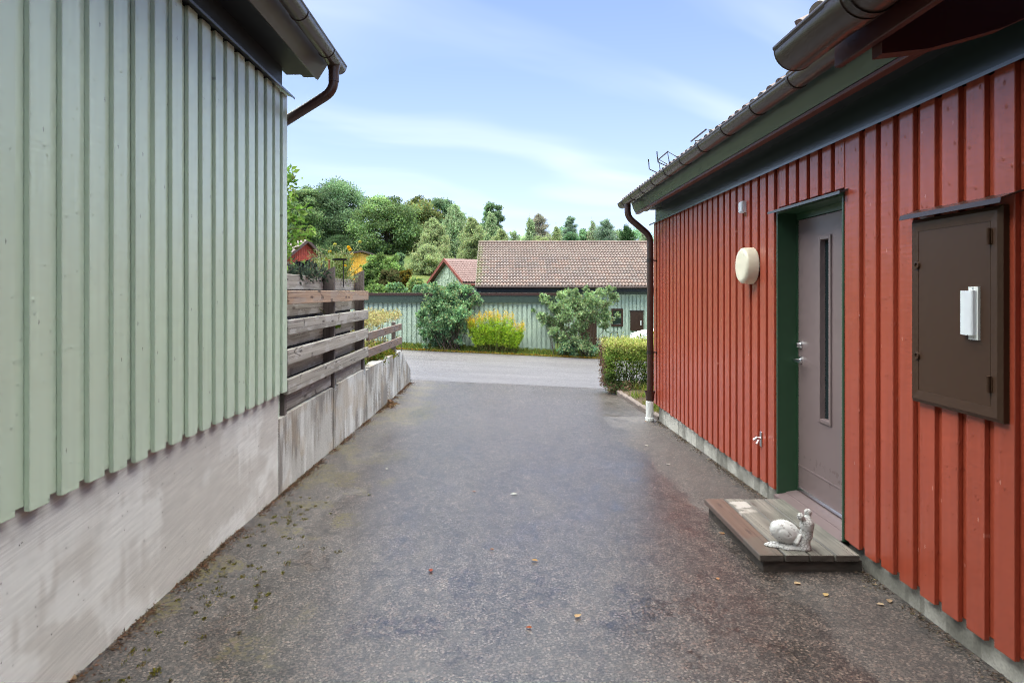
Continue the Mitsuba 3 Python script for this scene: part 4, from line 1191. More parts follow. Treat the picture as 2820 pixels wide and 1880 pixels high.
def birch_tree(name, label, x, y, z, h, w, cols, n, size, seed, low=0.12, group=None, thin=1.0):
    """A birch: hanging strands of small leaves round steep branches."""
    rng = np.random.default_rng(seed)
    t = thing(name, label, 'tree', group)
    tr = tube(round_path([(x, y, z - 0.8), (x + rng.uniform(-0.2, 0.2), y, z + h * 0.5), (x + rng.uniform(-0.3, 0.3), y, z + h * 0.98)], 1.0, 5), np.linspace(h * 0.016, h * 0.002, 7), 8)
    ms, out = [], []
    nb = int(34 * thin)
    for i in range(nb):
        f = low + (0.98 - low) * (i + rng.random()) / nb
        prof = (1.03 - f) ** 0.62 * min(1.0, (f - low + 0.06) / 0.22) ** 0.5 * 1.15
        ang = 2.4 * i + rng.uniform(-0.4, 0.4)
        L = w / 2 * prof * rng.uniform(0.55, 1.08)
        a = np.array([x, y, z + h * f * 0.93])
        tip = a + np.array([L * math.cos(ang), L * math.sin(ang), 0.35 * L + 0.1])
        ms.append(tube([a, 0.5 * (a + tip) + [0, 0, 0.12 * L], tip], [h * 0.004, h * 0.003, h * 0.001], 5, cap=False))
        k = max(30, int(n / nb))
        s = rng.random((k, 1)) ** 0.7
        strand = rng.integers(0, 9, k)
        off = rng.normal(size=(9, 3))[strand] * np.array([0.20, 0.20, 0.06]) * (w * (0.10 + 0.20 * prof))
        drop = rng.random((k, 1)) ** 1.2 * (0.10 + 0.17 * rng.random()) * h * 0.85
        P = a + (tip - a) * s + off + rng.normal(size=(k, 3)) * (0.012 + 0.028 * prof) * w * np.array([1, 1, 0.6])
        P[:, 2:] -= drop * (0.35 + 0.65 * s)
        A = unit(rng.normal(size=(k, 3)) * 0.5 + np.array([0, 0, -1.0]))
        out.append(leaf_mesh(P, A, size * (0.7 + 0.6 * rng.random(k)), rng, 0.55, 0.1, tones(k, rng, cols, 0.20) * (1 + 0.12 * rng.normal())))
    part(t, 'trunk', join([tr] + ms), 'birch_bark', smooth=True)
    leafy(t, 'crown', out)
    return t


def pine_tree(name, label, x, y, z, h, w, cols, n, size, seed, low=0.25, group=None, flat=0.28):
    """A conifer: whorls of level branches with tufts of needles."""
    rng = np.random.default_rng(seed)
    t = thing(name, label, 'tree', group)
    ms = [tube([(x, y, z - 0.8), (x, y, z + h * 0.5), (x + 0.1, y, z + h)], [h * 0.018, h * 0.012, h * 0.002], 8)]
    out = []
    nb = 46
    for i in range(nb):
        f = low + (1 - low) * (i + rng.random()) / nb
        L = w / 2 * (1.04 - f) ** 0.75 / (1 - low) ** 0.75 * rng.uniform(0.55, 1.1) + 0.12
        ang = 2.4 * i + rng.uniform(-0.5, 0.5)
        a = np.array([x, y, z + h * f])
        tip = a + np.array([L * math.cos(ang), L * math.sin(ang), L * rng.uniform(-0.15, 0.35)])
        ms.append(tube([a, tip], [h * 0.004, h * 0.001], 5, cap=False))
        k = max(30, int(n / nb))
        s = (0.25 + 0.75 * rng.random((k, 1)))
        P = a + (tip - a) * s + rng.normal(size=(k, 3)) * L * np.array([flat * 0.6, flat * 0.6, flat * 0.36])
        A = unit(rng.normal(size=(k, 3)) + (tip - a) * 0.5 + np.array([0, 0, 0.5]))
        out.append(leaf_mesh(P, A, size * (0.7 + 0.6 * rng.random(k)), rng, 0.22, 0.05, tones(k, rng, cols, 0.22) * (1 + 0.14 * rng.normal())))
    part(t, 'trunk', join(ms), 'bark', smooth=True)
    leafy(t, 'crown', out)
    return t


OAK = [(0.212, 0.308, 0.137), (0.176, 0.268, 0.137), (0.264, 0.364, 0.161)]
OAKD = [(0.166, 0.261, 0.137), (0.212, 0.318, 0.160), (0.190, 0.278, 0.160)]
LIME = [(0.183, 0.285, 0.081), (0.154, 0.238, 0.090), (0.223, 0.313, 0.104)]
YELL = [(0.215, 0.286, 0.115), (0.325, 0.321, 0.109), (0.181, 0.251, 0.115)]
BIR = [(0.336, 0.405, 0.195), (0.287, 0.367, 0.182), (0.390, 0.449, 0.203)]
BIRD = [(0.332, 0.443, 0.244), (0.392, 0.490, 0.272), (0.312, 0.421, 0.222)]
PIN = [(0.211, 0.305, 0.231), (0.275, 0.375, 0.264), (0.244, 0.324, 0.209)]
PINB = [(0.338, 0.337, 0.260), (0.273, 0.299, 0.231), (0.400, 0.337, 0.262)]
ROUND = [(0.179, 0.338, 0.184), (0.227, 0.384, 0.203), (0.216, 0.322, 0.176)]


def spot(sx, top, Y):
    """Sideways place and height above the land of a tree that shows at this column and reaches up to this line."""
    x = (sx - 1378) / 1918 * Y
    z = float(land_z(x, Y))
    return x, Y, z, 1.6 + (805 - top) / 1918 * Y - z


def wide(px, Y):
    return px / 1918 * Y


# the wood on the hill, left to right
broad_tree('oak_tree', 'leftmost oak of the wood, bright lower crown beside the house corner', *spot(838, 512, 82), wide(125, 82), OAK, 21750, 0.240, 11)
broad_tree('oak_tree', 'tallest dense dark oak at the left of the wood', *spot(925, 494, 86), wide(205, 86), OAKD, 37700, 0.240, 12, bare=0.12, lobes=30)
broad_tree('oak_tree', 'open mid green oak with visible trunk in the middle of the wood', *spot(1062, 536, 82), wide(180, 82), OAK + LIME[:1], 30450, 0.240, 13, bare=0.10, lobes=28)
broad_tree('maple_tree', 'yellowing tree between the open oak and the birches', *spot(1150, 541, 90), wide(130, 90), YELL, 20300, 0.240, 14, bare=0.15)
broad_tree('oak_tree', 'dark round-topped oak just behind the pale weeping birch', *spot(1212, 543, 98), wide(105, 98), OAKD, 18850, 0.256, 15, bare=0.1)
birch_tree('birch_tree', 'tall birch with a long white trunk left of the tiled roof', *spot(1253, 552, 78), wide(105, 78), BIRD, 23200, 0.192, 16, low=0.18)
birch_tree('birch_tree', 'big pale weeping birch in front of the oaks', *spot(1194, 592, 64), wide(115, 64), BIR, 37700, 0.160, 17, low=0.02)
birch_tree('birch_tree', 'low weeping birch beside the pale house', *spot(1178, 668, 58), wide(100, 58), BIR, 23200, 0.144, 18, low=0.02)
broad_tree('oak_tree', 'dark tree with forked top above the left end of the tiled roof', *spot(1353, 558, 92), wide(80, 92), OAKD, 15950, 0.240, 19, bare=0.1, lobes=18)
birch_tree('birch_tree', 'broad pale birch behind the left end of the tiled roof', *spot(1303, 588, 70), wide(105, 70), BIR, 31900, 0.168, 20, low=0.02)
birch_tree('birch_tree', 'yellow green birch low over the roof ridge', *spot(1380, 622, 72), wide(75, 72), BIR, 17400, 0.168, 21, low=0.02)
birch_tree('birch_tree', 'slim mid green birch below the forked treetop', *spot(1352, 572, 84), wide(62, 84), BIRD, 14500, 0.192, 22, low=0.1)
birch_tree('birch_tree', 'sparse thin birch with sky showing through', *spot(1417, 624, 105), wide(71, 105), BIRD, 3190, 0.208, 23, low=0.2, thin=0.6)
birch_tree('birch_tree', 'narrow pointed birch right of the gap in the wood', *spot(1460, 584, 100), wide(55, 100), BIRD, 10875, 0.208, 24, low=0.1)
pine_tree('pine_tree', 'sparse brownish pine beside the narrow birch', *spot(1483, 592, 102), wide(80, 102), PINB, 9425, 0.336, 25, low=0.45)
birch_tree('birch_tree', 'bushy pale birch under the sparse pine', *spot(1487, 640, 96), wide(124, 96), BIR, 13050, 0.208, 26, low=0.05)
birch_tree('birch_tree', 'small rounded birch over the middle of the tiled roof', *spot(1533, 610, 100), wide(71, 100), BIR, 11600, 0.200, 27, low=0.1)
pine_tree('pine_tree', 'dark pointed pine with level branches over the roof', *spot(1570, 599, 105), wide(74, 105), PIN, 13050, 0.320, 28, low=0.40)
broad_tree('maple_tree', 'round fresh green tree below the dark pine', *spot(1575, 638, 98), wide(82, 98), ROUND, 11600, 0.240, 29, bare=0.05, lobes=14)
broad_tree('maple_tree', 'small dark green tree right of the round fresh tree', *spot(1607, 622, 103), wide(52, 103), ROUND + OAKD, 7975, 0.240, 30, bare=0.1, lobes=12)
birch_tree('birch_tree', 'tall reddish topped birch over the right half of the roof', *spot(1634, 590, 102), wide(77, 102), BIRD + PINB[:1], 13050, 0.208, 31, low=0.1)
pine_tree('pine_tree', 'wide dark blue green pine over the right half of the roof', *spot(1668, 606, 100), wide(117, 100), PIN, 17400, 0.320, 32, low=0.22, flat=0.36)
birch_tree('birch_tree', 'slender thin birch behind the wide dark pine', *spot(1677, 597, 108), wide(49, 108), BIRD + PINB[:1], 7250, 0.208, 33, low=0.3)
birch_tree('birch_tree', 'broad fresh green birch beside the downpipe', *spot(1727, 604, 98), wide(111, 98), [(0.055, 0.115, 0.045), (0.066, 0.125, 0.050)], 18850, 0.200, 34, low=0.05)
birch_tree('birch_tree', 'thin brownish birch just left of the red wall', *spot(1775, 612, 106), wide(71, 106), BIRD + PINB[:1], 6525, 0.208, 35, low=0.2)
pine_tree('pine_tree', 'feathery young pine beside the red far house', *spot(935, 655, 60), wide(130, 60), [(0.070, 0.115, 0.050), (0.060, 0.100, 0.045)], 17400, 0.288, 36, low=0.0, flat=0.5)
# low trees that close the wood at the foot
LOW = [(800, 610, 92, 120, OAKD, 'low dark tree under the leftmost oak, behind the house corner'), (900, 640, 95, 140, OAKD, 'low dark tree in the shade under the tallest oak'), (1000, 655, 95, 120, OAKD, 'low dark tree between the tallest oak and the open oak'),
       (1120, 668, 98, 100, YELL, 'low yellow tinged tree under the yellowing tree'), (1260, 640, 92, 120, OAKD, 'low dark tree behind the long white birch trunk'), (1340, 652, 96, 110, OAKD, 'low dark tree under the forked treetop'), (1330, 700, 100, 130, BIRD, 'low tree just above the left end of the tiled roof'),
       (1478, 628, 112, 110, BIRD, 'low tree under the narrow pointed birch'), (1520, 640, 108, 120, BIR, 'low pale tree left of the small rounded birch'), (1555, 626, 112, 130, ROUND, 'low fresh green tree behind the dark pointed pine'),
       (1610, 628, 112, 130, BIRD, 'low tree behind the reddish topped birch'), (1655, 630, 110, 120, BIR, 'low pale tree behind the wide dark pine'), (1700, 622, 112, 130, BIRD, 'low tree between the wide pine and the fresh green birch'), (1760, 630, 112, 140, ROUND, 'low fresh green tree just left of the downpipe')]
for i, (sx, top, Y, wpx, cols, lab) in enumerate(LOW):
    broad_tree('thicket_tree', lab, *spot(sx, top, Y), wide(wpx, Y), cols, 9425, 0.288, 60 + i, bare=0.0, lobes=14, group='low trees at the foot of the wood')


# ------------------------------------------------------------------ shrubs on the slope behind the flat garage
def shrub(name, label, x, y, z, h, w, cols, n, size, seed, lobes=12, width=0.55, group=None, stems=7, stem_m='stem_brown', low=0.15, d=None, cat='shrub'):
    rng = np.random.default_rng(seed)
    t = thing(name, label, cat, group)
    d = d or w
    cl = []
    for i in range(lobes):
        f = low + (1 - low) * (i + rng.random()) / lobes
        prof = math.sin(math.pi * min(1, 0.18 + 0.74 * f)) ** 0.6
        ang, rad = 2.4 * i, 0.5 * prof * math.sqrt(rng.random())
        s = w * rng.uniform(0.14, 0.22)
        cl.append((np.array([x + (w - s) * rad * math.cos(ang), y + (d - s) * rad * math.sin(ang), z + max(s * 0.5, h * f - s * 0.7)]), np.array([s, s, s * 0.85])))
    ms = []
    for c, r in cl[:stems]:
        b = np.array([x + rng.normal() * w * 0.07, y + rng.normal() * d * 0.07, z - 0.05])
        ms.append(tube(round_path([b, 0.6 * b + 0.4 * c + [0, 0, 0.1 * h], c], 0.3, 4), np.linspace(0.010 * h + 0.004, 0.004, 6), 5, cap=False))
    part(t, 'stems', join(ms), stem_m, smooth=True)
    leafy(t, 'leaves', crown_of(cl, n, size, rng, cols, width))
    return t


def on_land(sx, base, top, Y):
    x = (sx - 1378) / 1918 * Y
    z0, z1 = 1.6 + (805 - base) / 1918 * Y, 1.6 + (805 - top) / 1918 * Y
    return x, Y, z0, z1 - z0


SH = [(1035, 800, 694, 44, 62, LIME, 'tall bright lime green shrub on the slope'), (1080, 800, 700, 45, 62, LIME, 'lime green shrub with open top right of the tallest'), (1012, 815, 725, 42, 40, LIME, 'lime shrub nearest the planter posts'),
      (1100, 805, 700, 47, 34, OAKD, 'narrow dark shrub behind the lime ones'), (1075, 815, 740, 41, 66, [(0.10, 0.11, 0.045), (0.085, 0.10, 0.04), (0.13, 0.11, 0.05)], 'brownish mounded shrub in the middle of the slope'),
      (1118, 812, 742, 42, 38, [(0.15, 0.115, 0.02), (0.11, 0.115, 0.03), (0.18, 0.12, 0.02)], 'orange tinted shrub on the slope'), (1145, 812, 765, 40, 44, LIME + YELL, 'yellow green shrub close to the big bush'),
      (1035, 818, 785, 37, 60, LIME, 'low bright ground shrub along the garage roof at the left'), (1090, 818, 780, 37, 60, ROUND + LIME, 'low green ground shrub along the garage roof at the right'), (1160, 815, 785, 39, 40, ROUND, 'low green shrub behind the big bush top'),
      (1195, 812, 770, 56, 40, BIR, 'pale shrub beside the gable house'), (900, 815, 730, 40, 90, [(0.075, 0.125, 0.05), (0.06, 0.11, 0.04)], 'feathery green shrub below the red far house'), (830, 800, 720, 40, 70, LIME, 'light green shrub behind the house corner')]
for i, (sx, base, top, Y, wpx, cols, lab) in enumerate(SH):
    shrub('slope_shrub', lab, *on_land(sx, base, top, Y), wide(wpx, Y), cols, 3800, 0.16, 100 + i, lobes=14, low=0.05)

# ------------------------------------------------------------------ the bushes along the far verge
verge = lambda x, y: float(land_z(x, y))
BG = [(0.145, 0.280, 0.133), (0.200, 0.348, 0.167), (0.127, 0.237, 0.121), (0.274, 0.413, 0.202)]
BG2 = [(0.274, 0.382, 0.189), (0.218, 0.324, 0.156), (0.345, 0.463, 0.214), (0.181, 0.280, 0.121)]


def clump_bush(name, label, Y, blobs, cols, low_cols, light, n, size, seed, foot, cat='bush'):
    """A bush of many unequal sprays: blobs are (x, z above the verge, radius) in metres, stems rise to them from the foot."""
    rng = np.random.default_rng(seed)
    t = thing(name, label, cat)
    bx = np.array([b[0] for b in blobs])
    z0 = verge(float(bx.mean()), Y) - 0.02
    tot = sum(b[2] ** 1.6 for b in blobs)
    ms, lv = [], []
    for i, (x, z, r) in enumerate(blobs):
        c = np.array([x, Y + rng.uniform(-0.55, 0.55) * (0.3 + min(1, z / 1.2)), z0 + z])
        base = np.array([foot[0] + (foot[1] - foot[0]) * rng.random(), Y + 0.12 * rng.normal(), z0])
        mid = 0.55 * base + 0.45 * c + np.array([0, 0, 0.10 * z])
        path = round_path([base, mid, c], 0.5, 5)
        ms.append(tube(path, np.linspace(0.014, 0.004, len(path)), 5, cap=False))
        k = max(12, int(n * r ** 1.6 / tot))
        # a spray: several twigs that start in the clump and run outwards
        tw = max(3, int(r * 26))
        d = unit(rng.normal(size=(tw, 3)) + np.array([0, 0, 0.35]))
        L = r * rng.uniform(0.55, 1.45, tw)
        j = rng.integers(0, tw, k)
        q = rng.random((k, 1)) ** 0.8
        P = c + d[j] * L[j][:, None] * q + rng.normal(size=(k, 3)) * r * 0.20
        for m in range(0, tw, 2):
            ms.append(tube([c, c + d[m] * L[m]], [0.004, 0.002], 4, cap=False))
        col = tones(k, rng, low_cols if z < 0.55 else cols, 0.25) * (1 + 0.15 * rng.normal())
        young = rng.random(k) < 0.08 + 0.40 * (q[:, 0] > 0.85)
        col[young] = tones(int(young.sum()), rng, light, 0.15)
        lv.append(leaf_mesh(P, unit(d[j] * 0.6 + rng.normal(size=(k, 3)) * 0.8), size * (0.6 + 0.8 * rng.random(k)), rng, 0.6, 0.14, col))
    part(t, 'stems', join(ms), 'stem_brown', smooth=True)
    leafy(t, 'leaves', lv)
    return t


YG = [(0.24, 0.31, 0.12), (0.28, 0.34, 0.17)]
B1 = [(350, 330, 110), (520, 260, 130), (700, 230, 120), (850, 230, 110), (1000, 300, 120), (1120, 420, 110), (1200, 330, 50), (1330, 390, 30), (300, 480, 110), (280, 640, 100), (330, 800, 110), (450, 480, 150), (600, 420, 160), (780, 420, 160), (950, 480, 150),
      (480, 680, 170), (680, 650, 180), (900, 640, 170), (1050, 620, 110), (420, 900, 150), (620, 880, 170), (820, 850, 150), (1000, 850, 90), (480, 1060, 140), (650, 1080, 130), (300, 1000, 90), (360, 190, 45), (490, 120, 28), (220, 620, 45), (1250, 420, 40), (900, 1100, 70), (330, 1160, 60)]
B2 = [(600, 370, 110), (780, 290, 90), (900, 280, 60), (1090, 220, 40), (1150, 330, 110), (1280, 320, 100), (1450, 290, 70), (1530, 420, 110), (330, 330, 80), (290, 420, 50), (450, 470, 100), (200, 650, 50), (300, 740, 90), (420, 800, 110), (540, 580, 150), (720, 520, 170),
      (900, 480, 170), (1080, 520, 170), (1250, 520, 170), (1430, 560, 140), (600, 760, 150), (780, 720, 170), (960, 740, 170), (1120, 760, 160), (1300, 760, 150), (1450, 760, 110), (500, 960, 90), (650, 950, 130), (830, 960, 140), (1000, 960, 140), (1400, 950, 90),
      (560, 1130, 100), (700, 1130, 130), (900, 1180, 150), (1080, 1200, 140), (620, 1300, 110), (800, 1310, 130), (1000, 1330, 130), (1180, 1330, 90), (1290, 1300, 60), (140, 590, 28), (1560, 260, 30), (1600, 720, 45)]


def from_view(bl, ox, oy, sc, Y):
    """Measured sprays turned into metres at the distance of the verge."""
    out = []
    for x, y, r in bl:
        sx, sy = ox + x / sc, oy + y / sc
        X = (sx - 1378) / 1918 * Y
        out.append((X, 1.6 + (805 - sy) / 1918 * Y - verge(X, Y), r / sc / 1918 * Y))
    return out


clump_bush('round_bush', 'dense blue green bush on the verge left of the goldenrod', 26.35, from_view(B1, 1120, 760, 6.19, 26.35), BG, ROUND, YG, 15000, 0.095, 201, (-2.15, -1.45))
clump_bush('spreading_bush', 'grey green spreading bush on the verge right of the goldenrod', 26.35, from_view(B2, 1450, 760, 6.534, 26.35), BG2, ROUND, YG, 17000, 0.095, 202, (2.0, 3.9))

# goldenrod: upright lime stems with narrow leaves and orange yellow plumes
rng = np.random.default_rng(210)
gr = thing('goldenrod_clump', 'lime green goldenrod clump with orange yellow plumes on the verge', 'plant')
ms, lv, fl, br = [], [], [], []
gx, gy = -0.10, 26.35
for i in range(125):
    f = rng.uniform(-1, 1)
    b = np.array([gx - 0.05 + 0.66 * f, gy + rng.uniform(-0.22, 0.22), verge(gx + 0.6 * f, gy) - 0.02])
    hh = (1.38 - 0.26 * abs(f) ** 2 - 0.14 * (f > 0.5)) * rng.uniform(0.66, 1.08)
    tip = b + np.array([0.42 * f * hh + 0.05 * rng.normal(), 0.06 * rng.normal(), hh])
    path = round_path([b, 0.5 * (b + tip) + [-0.02 * f, 0, 0.06], tip], 0.4, 5)
    ms.append(tube(path, np.linspace(0.007, 0.003, len(path)), 4, cap=False))
    k = 90
    s = 0.30 + 0.66 * rng.random(k)
    P = b + (tip - b) * s[:, None] + rng.normal(size=(k, 3)) * 0.015
    A = unit(np.c_[rng.normal(size=(k, 2)), 0.55 + 0.3 * rng.normal(size=k)])
    lv.append(leaf_mesh(P, A, 0.10 * (0.7 + 0.6 * rng.random(k)), rng, 0.26, 0.05, tones(k, rng, [(0.36, 0.52, 0.045), (0.30, 0.46, 0.045), (0.43, 0.56, 0.055)], 0.18)))
    k = 18
    s = 0.04 + 0.36 * rng.random(k)
    P = b + (tip - b) * s[:, None]
    br.append(leaf_mesh(P, unit(np.c_[rng.normal(size=(k, 2)), -0.9 + 0 * rng.normal(size=k)]), 0.09, rng, 0.22, 0.05, tones(k, rng, [(0.09, 0.055, 0.025), (0.12, 0.085, 0.03), (0.10, 0.13, 0.03)], 0.25)))
    if hh > 0.90 * (1.32 - 0.26 * abs(f) ** 2 - 0.14 * (f > 0.5)):
        k = 70
        u = rng.random(k)
        side = rng.integers(0, 5, k) * 1.2566
        P = tip + np.c_[np.cos(side) * 0.10 * (1 - u), np.sin(side) * 0.07 * (1 - u), -0.10 + 0.30 * u] + rng.normal(size=(k, 3)) * 0.016
        fl.append(leaf_mesh(P, unit(rng.normal(size=(k, 3)) + [0, 0, 0.6]), 0.030, rng, 0.8, 0.1, tones(k, rng, [(0.66, 0.47, 0.045), (0.58, 0.38, 0.035), (0.70, 0.54, 0.07)], 0.18)))
part(gr, 'stems', join(ms), 'stem_green')
leafy(gr, 'leaves', lv + br)
leafy(gr, 'flower_plumes', fl)
for i, (sx, sy) in enumerate(((1382, 912), (1389, 919), (1400, 923), (1452, 903))):
    pass


# ------------------------------------------------------------------ grass
def grass_patch(name, label, pts, height, width, cols, seed, zf):
    rng = np.random.default_rng(seed)
    n = len(pts)
    z = zf(pts[:, 0], pts[:, 1])
    P = np.c_[pts, z - 0.01]
    A = unit(np.c_[0.45 * rng.normal(size=(n, 2)), np.ones(n)])
    V, F, C = leaf_mesh(P, A, height * (0.5 + 0.8 * rng.random(n)), rng, width / height, 0.05, tones(n, rng, cols, 0.22))
    key = num(name)
    scene[key] = mikit.ply(trimesh.Trimesh(V, F, process=False), 'leaf', color=C)
    labels[key] = {'label': label, 'category': 'grass', 'kind': 'stuff'}


rng = np.random.default_rng(300)
n = 15000
p = np.c_[rng.uniform(-9, 9, n), 26.02 + 0.95 * rng.random(n)]
grass_patch('verge_grass', 'rough green grass strip along the far edge of the road', p, 0.15, 0.022, [(0.16, 0.23, 0.05), (0.21, 0.26, 0.055), (0.27, 0.27, 0.06), (0.13, 0.19, 0.04)], 301, land_z)
n = 6500
p = np.c_[rng.uniform(-9, 9, n), 25.93 + 0.30 * rng.random(n) ** 1.5]
grass_patch('yellow_leaf_litter', 'yellow and orange fallen leaves along the road edge', p, 0.06, 0.04, [(0.38, 0.22, 0.03), (0.30, 0.24, 0.05), (0.26, 0.13, 0.03), (0.20, 0.20, 0.05)], 302, lambda X, Y: np.where(Y < 26, road_z(X, Y) + 0.012, land_z(X, Y)) + 0.012)
n = 7000
p = np.c_[rng.uniform(2.14, 4.6, n), rng.uniform(9.6, 12.6, n)]
p = p[meshkit.noise(np.c_[p * 3.1, p[:, :1] * 0]) > 0.36]
grass_patch('bed_grass', 'yellow green grass in the bed beside the downpipe', p, 0.13, 0.012, [(0.20, 0.25, 0.05), (0.14, 0.20, 0.04), (0.27, 0.24, 0.07), (0.10, 0.16, 0.03)], 303, lambda X, Y: drive_z(Y) + 0.04)

# ------------------------------------------------------------------ hedges
def hedge(name, label, x0, x1, y0, y1, z0, z1, n, size, cols_top, cols_mid, cols_low, cols_end, seed):
    """Clipped hedge: leaves in clumps near its faces; the top yellower, the left end bare twigs."""
    rng = np.random.default_rng(seed)
    t = thing(name, label, 'hedge')
    lv, tw = [], []
    cl = int(n / 26)
    u = rng.random((cl, 3))
    face = rng.random(cl)
    c = np.c_[x0 + (x1 - x0) * u[:, 0], y0 + (y1 - y0) * u[:, 1], z0 + 0.05 + (z1 - z0 - 0.05) * u[:, 2] ** 0.85]
    top, front, end = face < 0.34, (face >= 0.34) & (face < 0.80), (face >= 0.80) & (face < 0.92)
    c[top, 2] = z1 - 0.03 * rng.random(top.sum())
    c[front, 1] = y0 + 0.10 * rng.random(front.sum()) + 0.08 * meshkit.noise(np.c_[c[front, 0] * 3, c[front, 2] * 3, c[front, 0] * 0])
    c[end, 0] = x0 + 0.05 * rng.random(end.sum())
    c += 0.03 * (meshkit.noise(c * 6)[:, None] - 0.5)
    gap = meshkit.noise(c * 4.2 + 7)
    keep = (gap > 0.30) | top | end
    c, top, end = c[keep], top[keep], end[keep]
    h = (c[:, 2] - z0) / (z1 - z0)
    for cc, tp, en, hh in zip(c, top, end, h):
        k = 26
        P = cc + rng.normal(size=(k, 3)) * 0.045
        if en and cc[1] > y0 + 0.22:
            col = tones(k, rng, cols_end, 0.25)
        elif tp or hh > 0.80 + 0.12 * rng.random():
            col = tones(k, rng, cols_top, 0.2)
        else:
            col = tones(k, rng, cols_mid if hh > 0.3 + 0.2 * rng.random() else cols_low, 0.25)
        lv.append(leaf_mesh(P, unit(rng.normal(size=(k, 3)) + [0, -0.3, 0.5]), size * (0.6 + 0.7 * rng.random(k)), rng, 0.5, 0.12, col))
    for i in range(90):
        b = np.array([rng.uniform(x0 + 0.05, x1), rng.uniform(y0 + 0.2, y1 - 0.1), z0 - 0.06])
        e = b + np.array([0.10 * rng.normal(), 0.14 * rng.normal(), (z1 - z0) * rng.uniform(0.6, 0.95)])
        e[1] = min(max(e[1], y0 + 0.06), y1)
        e[0] = max(e[0], x0 + 0.05)
        tw.append(tube([b, 0.5 * (b + e) + 0.03 * rng.normal(size=3), e], [0.010, 0.007, 0.003], 5, cap=False))
    part(t, 'twigs', join(tw), 'stem_brown')
    leafy(t, 'leaves', lv)
    return t


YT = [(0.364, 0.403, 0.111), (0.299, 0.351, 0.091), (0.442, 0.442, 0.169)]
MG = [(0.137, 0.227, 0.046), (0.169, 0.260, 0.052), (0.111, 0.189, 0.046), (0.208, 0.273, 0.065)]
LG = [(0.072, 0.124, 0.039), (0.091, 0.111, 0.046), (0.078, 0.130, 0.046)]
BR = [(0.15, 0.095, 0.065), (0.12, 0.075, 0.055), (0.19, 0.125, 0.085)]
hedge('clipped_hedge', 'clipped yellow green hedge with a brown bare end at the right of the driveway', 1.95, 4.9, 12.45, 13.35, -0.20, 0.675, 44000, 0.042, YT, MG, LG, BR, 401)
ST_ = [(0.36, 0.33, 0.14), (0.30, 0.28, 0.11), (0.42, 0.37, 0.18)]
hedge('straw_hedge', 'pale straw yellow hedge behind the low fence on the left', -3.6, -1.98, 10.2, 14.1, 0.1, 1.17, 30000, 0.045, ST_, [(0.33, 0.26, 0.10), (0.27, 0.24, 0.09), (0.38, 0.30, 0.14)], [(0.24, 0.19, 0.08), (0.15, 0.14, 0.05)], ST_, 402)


# ------------------------------------------------------------------ planting round the planter screen
def sprigs(rng, tips, n, spread, size, cols, width=0.45, up=0.3):
    out = []
    for tp in tips:
        P = np.asarray(tp) + rng.normal(size=(n, 3)) * spread
        out.append(leaf_mesh(P, unit(rng.normal(size=(n, 3)) + [0, 0, up]), size * (0.6 + 0.8 * rng.random(n)), rng, width, 0.12, tones(n, rng, cols, 0.22)))
    return out


# leafy fruit tree behind the house corner
rng = np.random.default_rng(501)
ft = thing('apple_tree', 'bright green leafy young tree behind the house corner and planter', 'tree')
ms, lv = [], []
tx, ty = -3.12, 9.8
ms.append(tube([(tx, ty, 0.5), (tx + 0.03, ty, 1.5), (tx - 0.05, ty, 3.1)], [0.035, 0.028, 0.008], 8))
for i in range(46):
    f = rng.random()
    a = np.array([tx, ty, 1.35 + 1.7 * f])
    ang = rng.uniform(0, 2 * math.pi)
    L = rng.uniform(0.25, 0.62) * (1.15 - 0.6 * f)
    tip = a + np.array([L * math.cos(ang), L * math.sin(ang), rng.uniform(-0.08, 0.25)])
    ms.append(tube([a, 0.5 * (a + tip) + [0, 0, 0.05], tip], [0.009, 0.006, 0.003], 5, cap=False))
    k = 44
    s = 0.15 + 0.9 * rng.random((k, 1))
    P = a + (tip - a) * s + rng.normal(size=(k, 3)) * 0.045
    lv.append(leaf_mesh(P, unit(rng.normal(size=(k, 3)) + (tip - a) * 1.2 + [0, 0, -0.3]), 0.095 * (0.6 + 0.7 * rng.random(k)), rng, 0.52, 0.14, tones(k, rng, [(0.15, 0.27, 0.05), (0.19, 0.32, 0.06), (0.12, 0.22, 0.045), (0.26, 0.35, 0.10)], 0.2)))
part(ft, 'trunk', join(ms), 'stem_brown', smooth=True)
leafy(ft, 'leaves', lv)

# dark foliage with black flower heads
rng = np.random.default_rng(502)
dk = thing('dark_flower_plant', 'grey green plant with near black flower heads in the left trough', 'plant')
ms, lv, hd = [], [], []
for i in range(30):
    b = np.array([-2.00 + 0.05 * rng.normal(), rng.uniform(6.45, 7.42), 1.72])
    tip = b + np.array([0.07 * rng.normal(), 0.10 * rng.normal(), rng.uniform(0.05, 0.22)])
    ms.append(tube([b, 0.5 * (b + tip) + 0.02 * rng.normal(size=3), tip], [0.005, 0.004, 0.003], 5, cap=False))
    k = 30
    s = rng.random((k, 1))
    lv.append(leaf_mesh(b + (tip - b) * s + rng.normal(size=(k, 3)) * 0.022, unit(rng.normal(size=(k, 3)) + [0, 0, -0.2]), 0.052 * (0.6 + 0.7 * rng.random(k)), rng, 0.42, 0.1, tones(k, rng, [(0.045, 0.070, 0.048), (0.06, 0.085, 0.06), (0.035, 0.045, 0.04), (0.09, 0.12, 0.08)], 0.25)))
for y, x, z in ((6.83, -1.98, 1.880), (6.90, -1.97, 1.872), (7.30, -1.98, 1.880), (7.36, -1.96, 1.862), (7.44, -1.98, 1.888), (7.12, -1.97, 1.905), (7.42, -1.97, 1.745)):
    k = 70
    d = unit(rng.normal(size=(k, 3)))
    hd.append([leaf_mesh(np.array([x, y, z]) + d * 0.010, d, 0.022, rng, 0.6, 0.1, tones(k, rng, [(0.012, 0.012, 0.018), (0.02, 0.018, 0.028)], 0.2))])
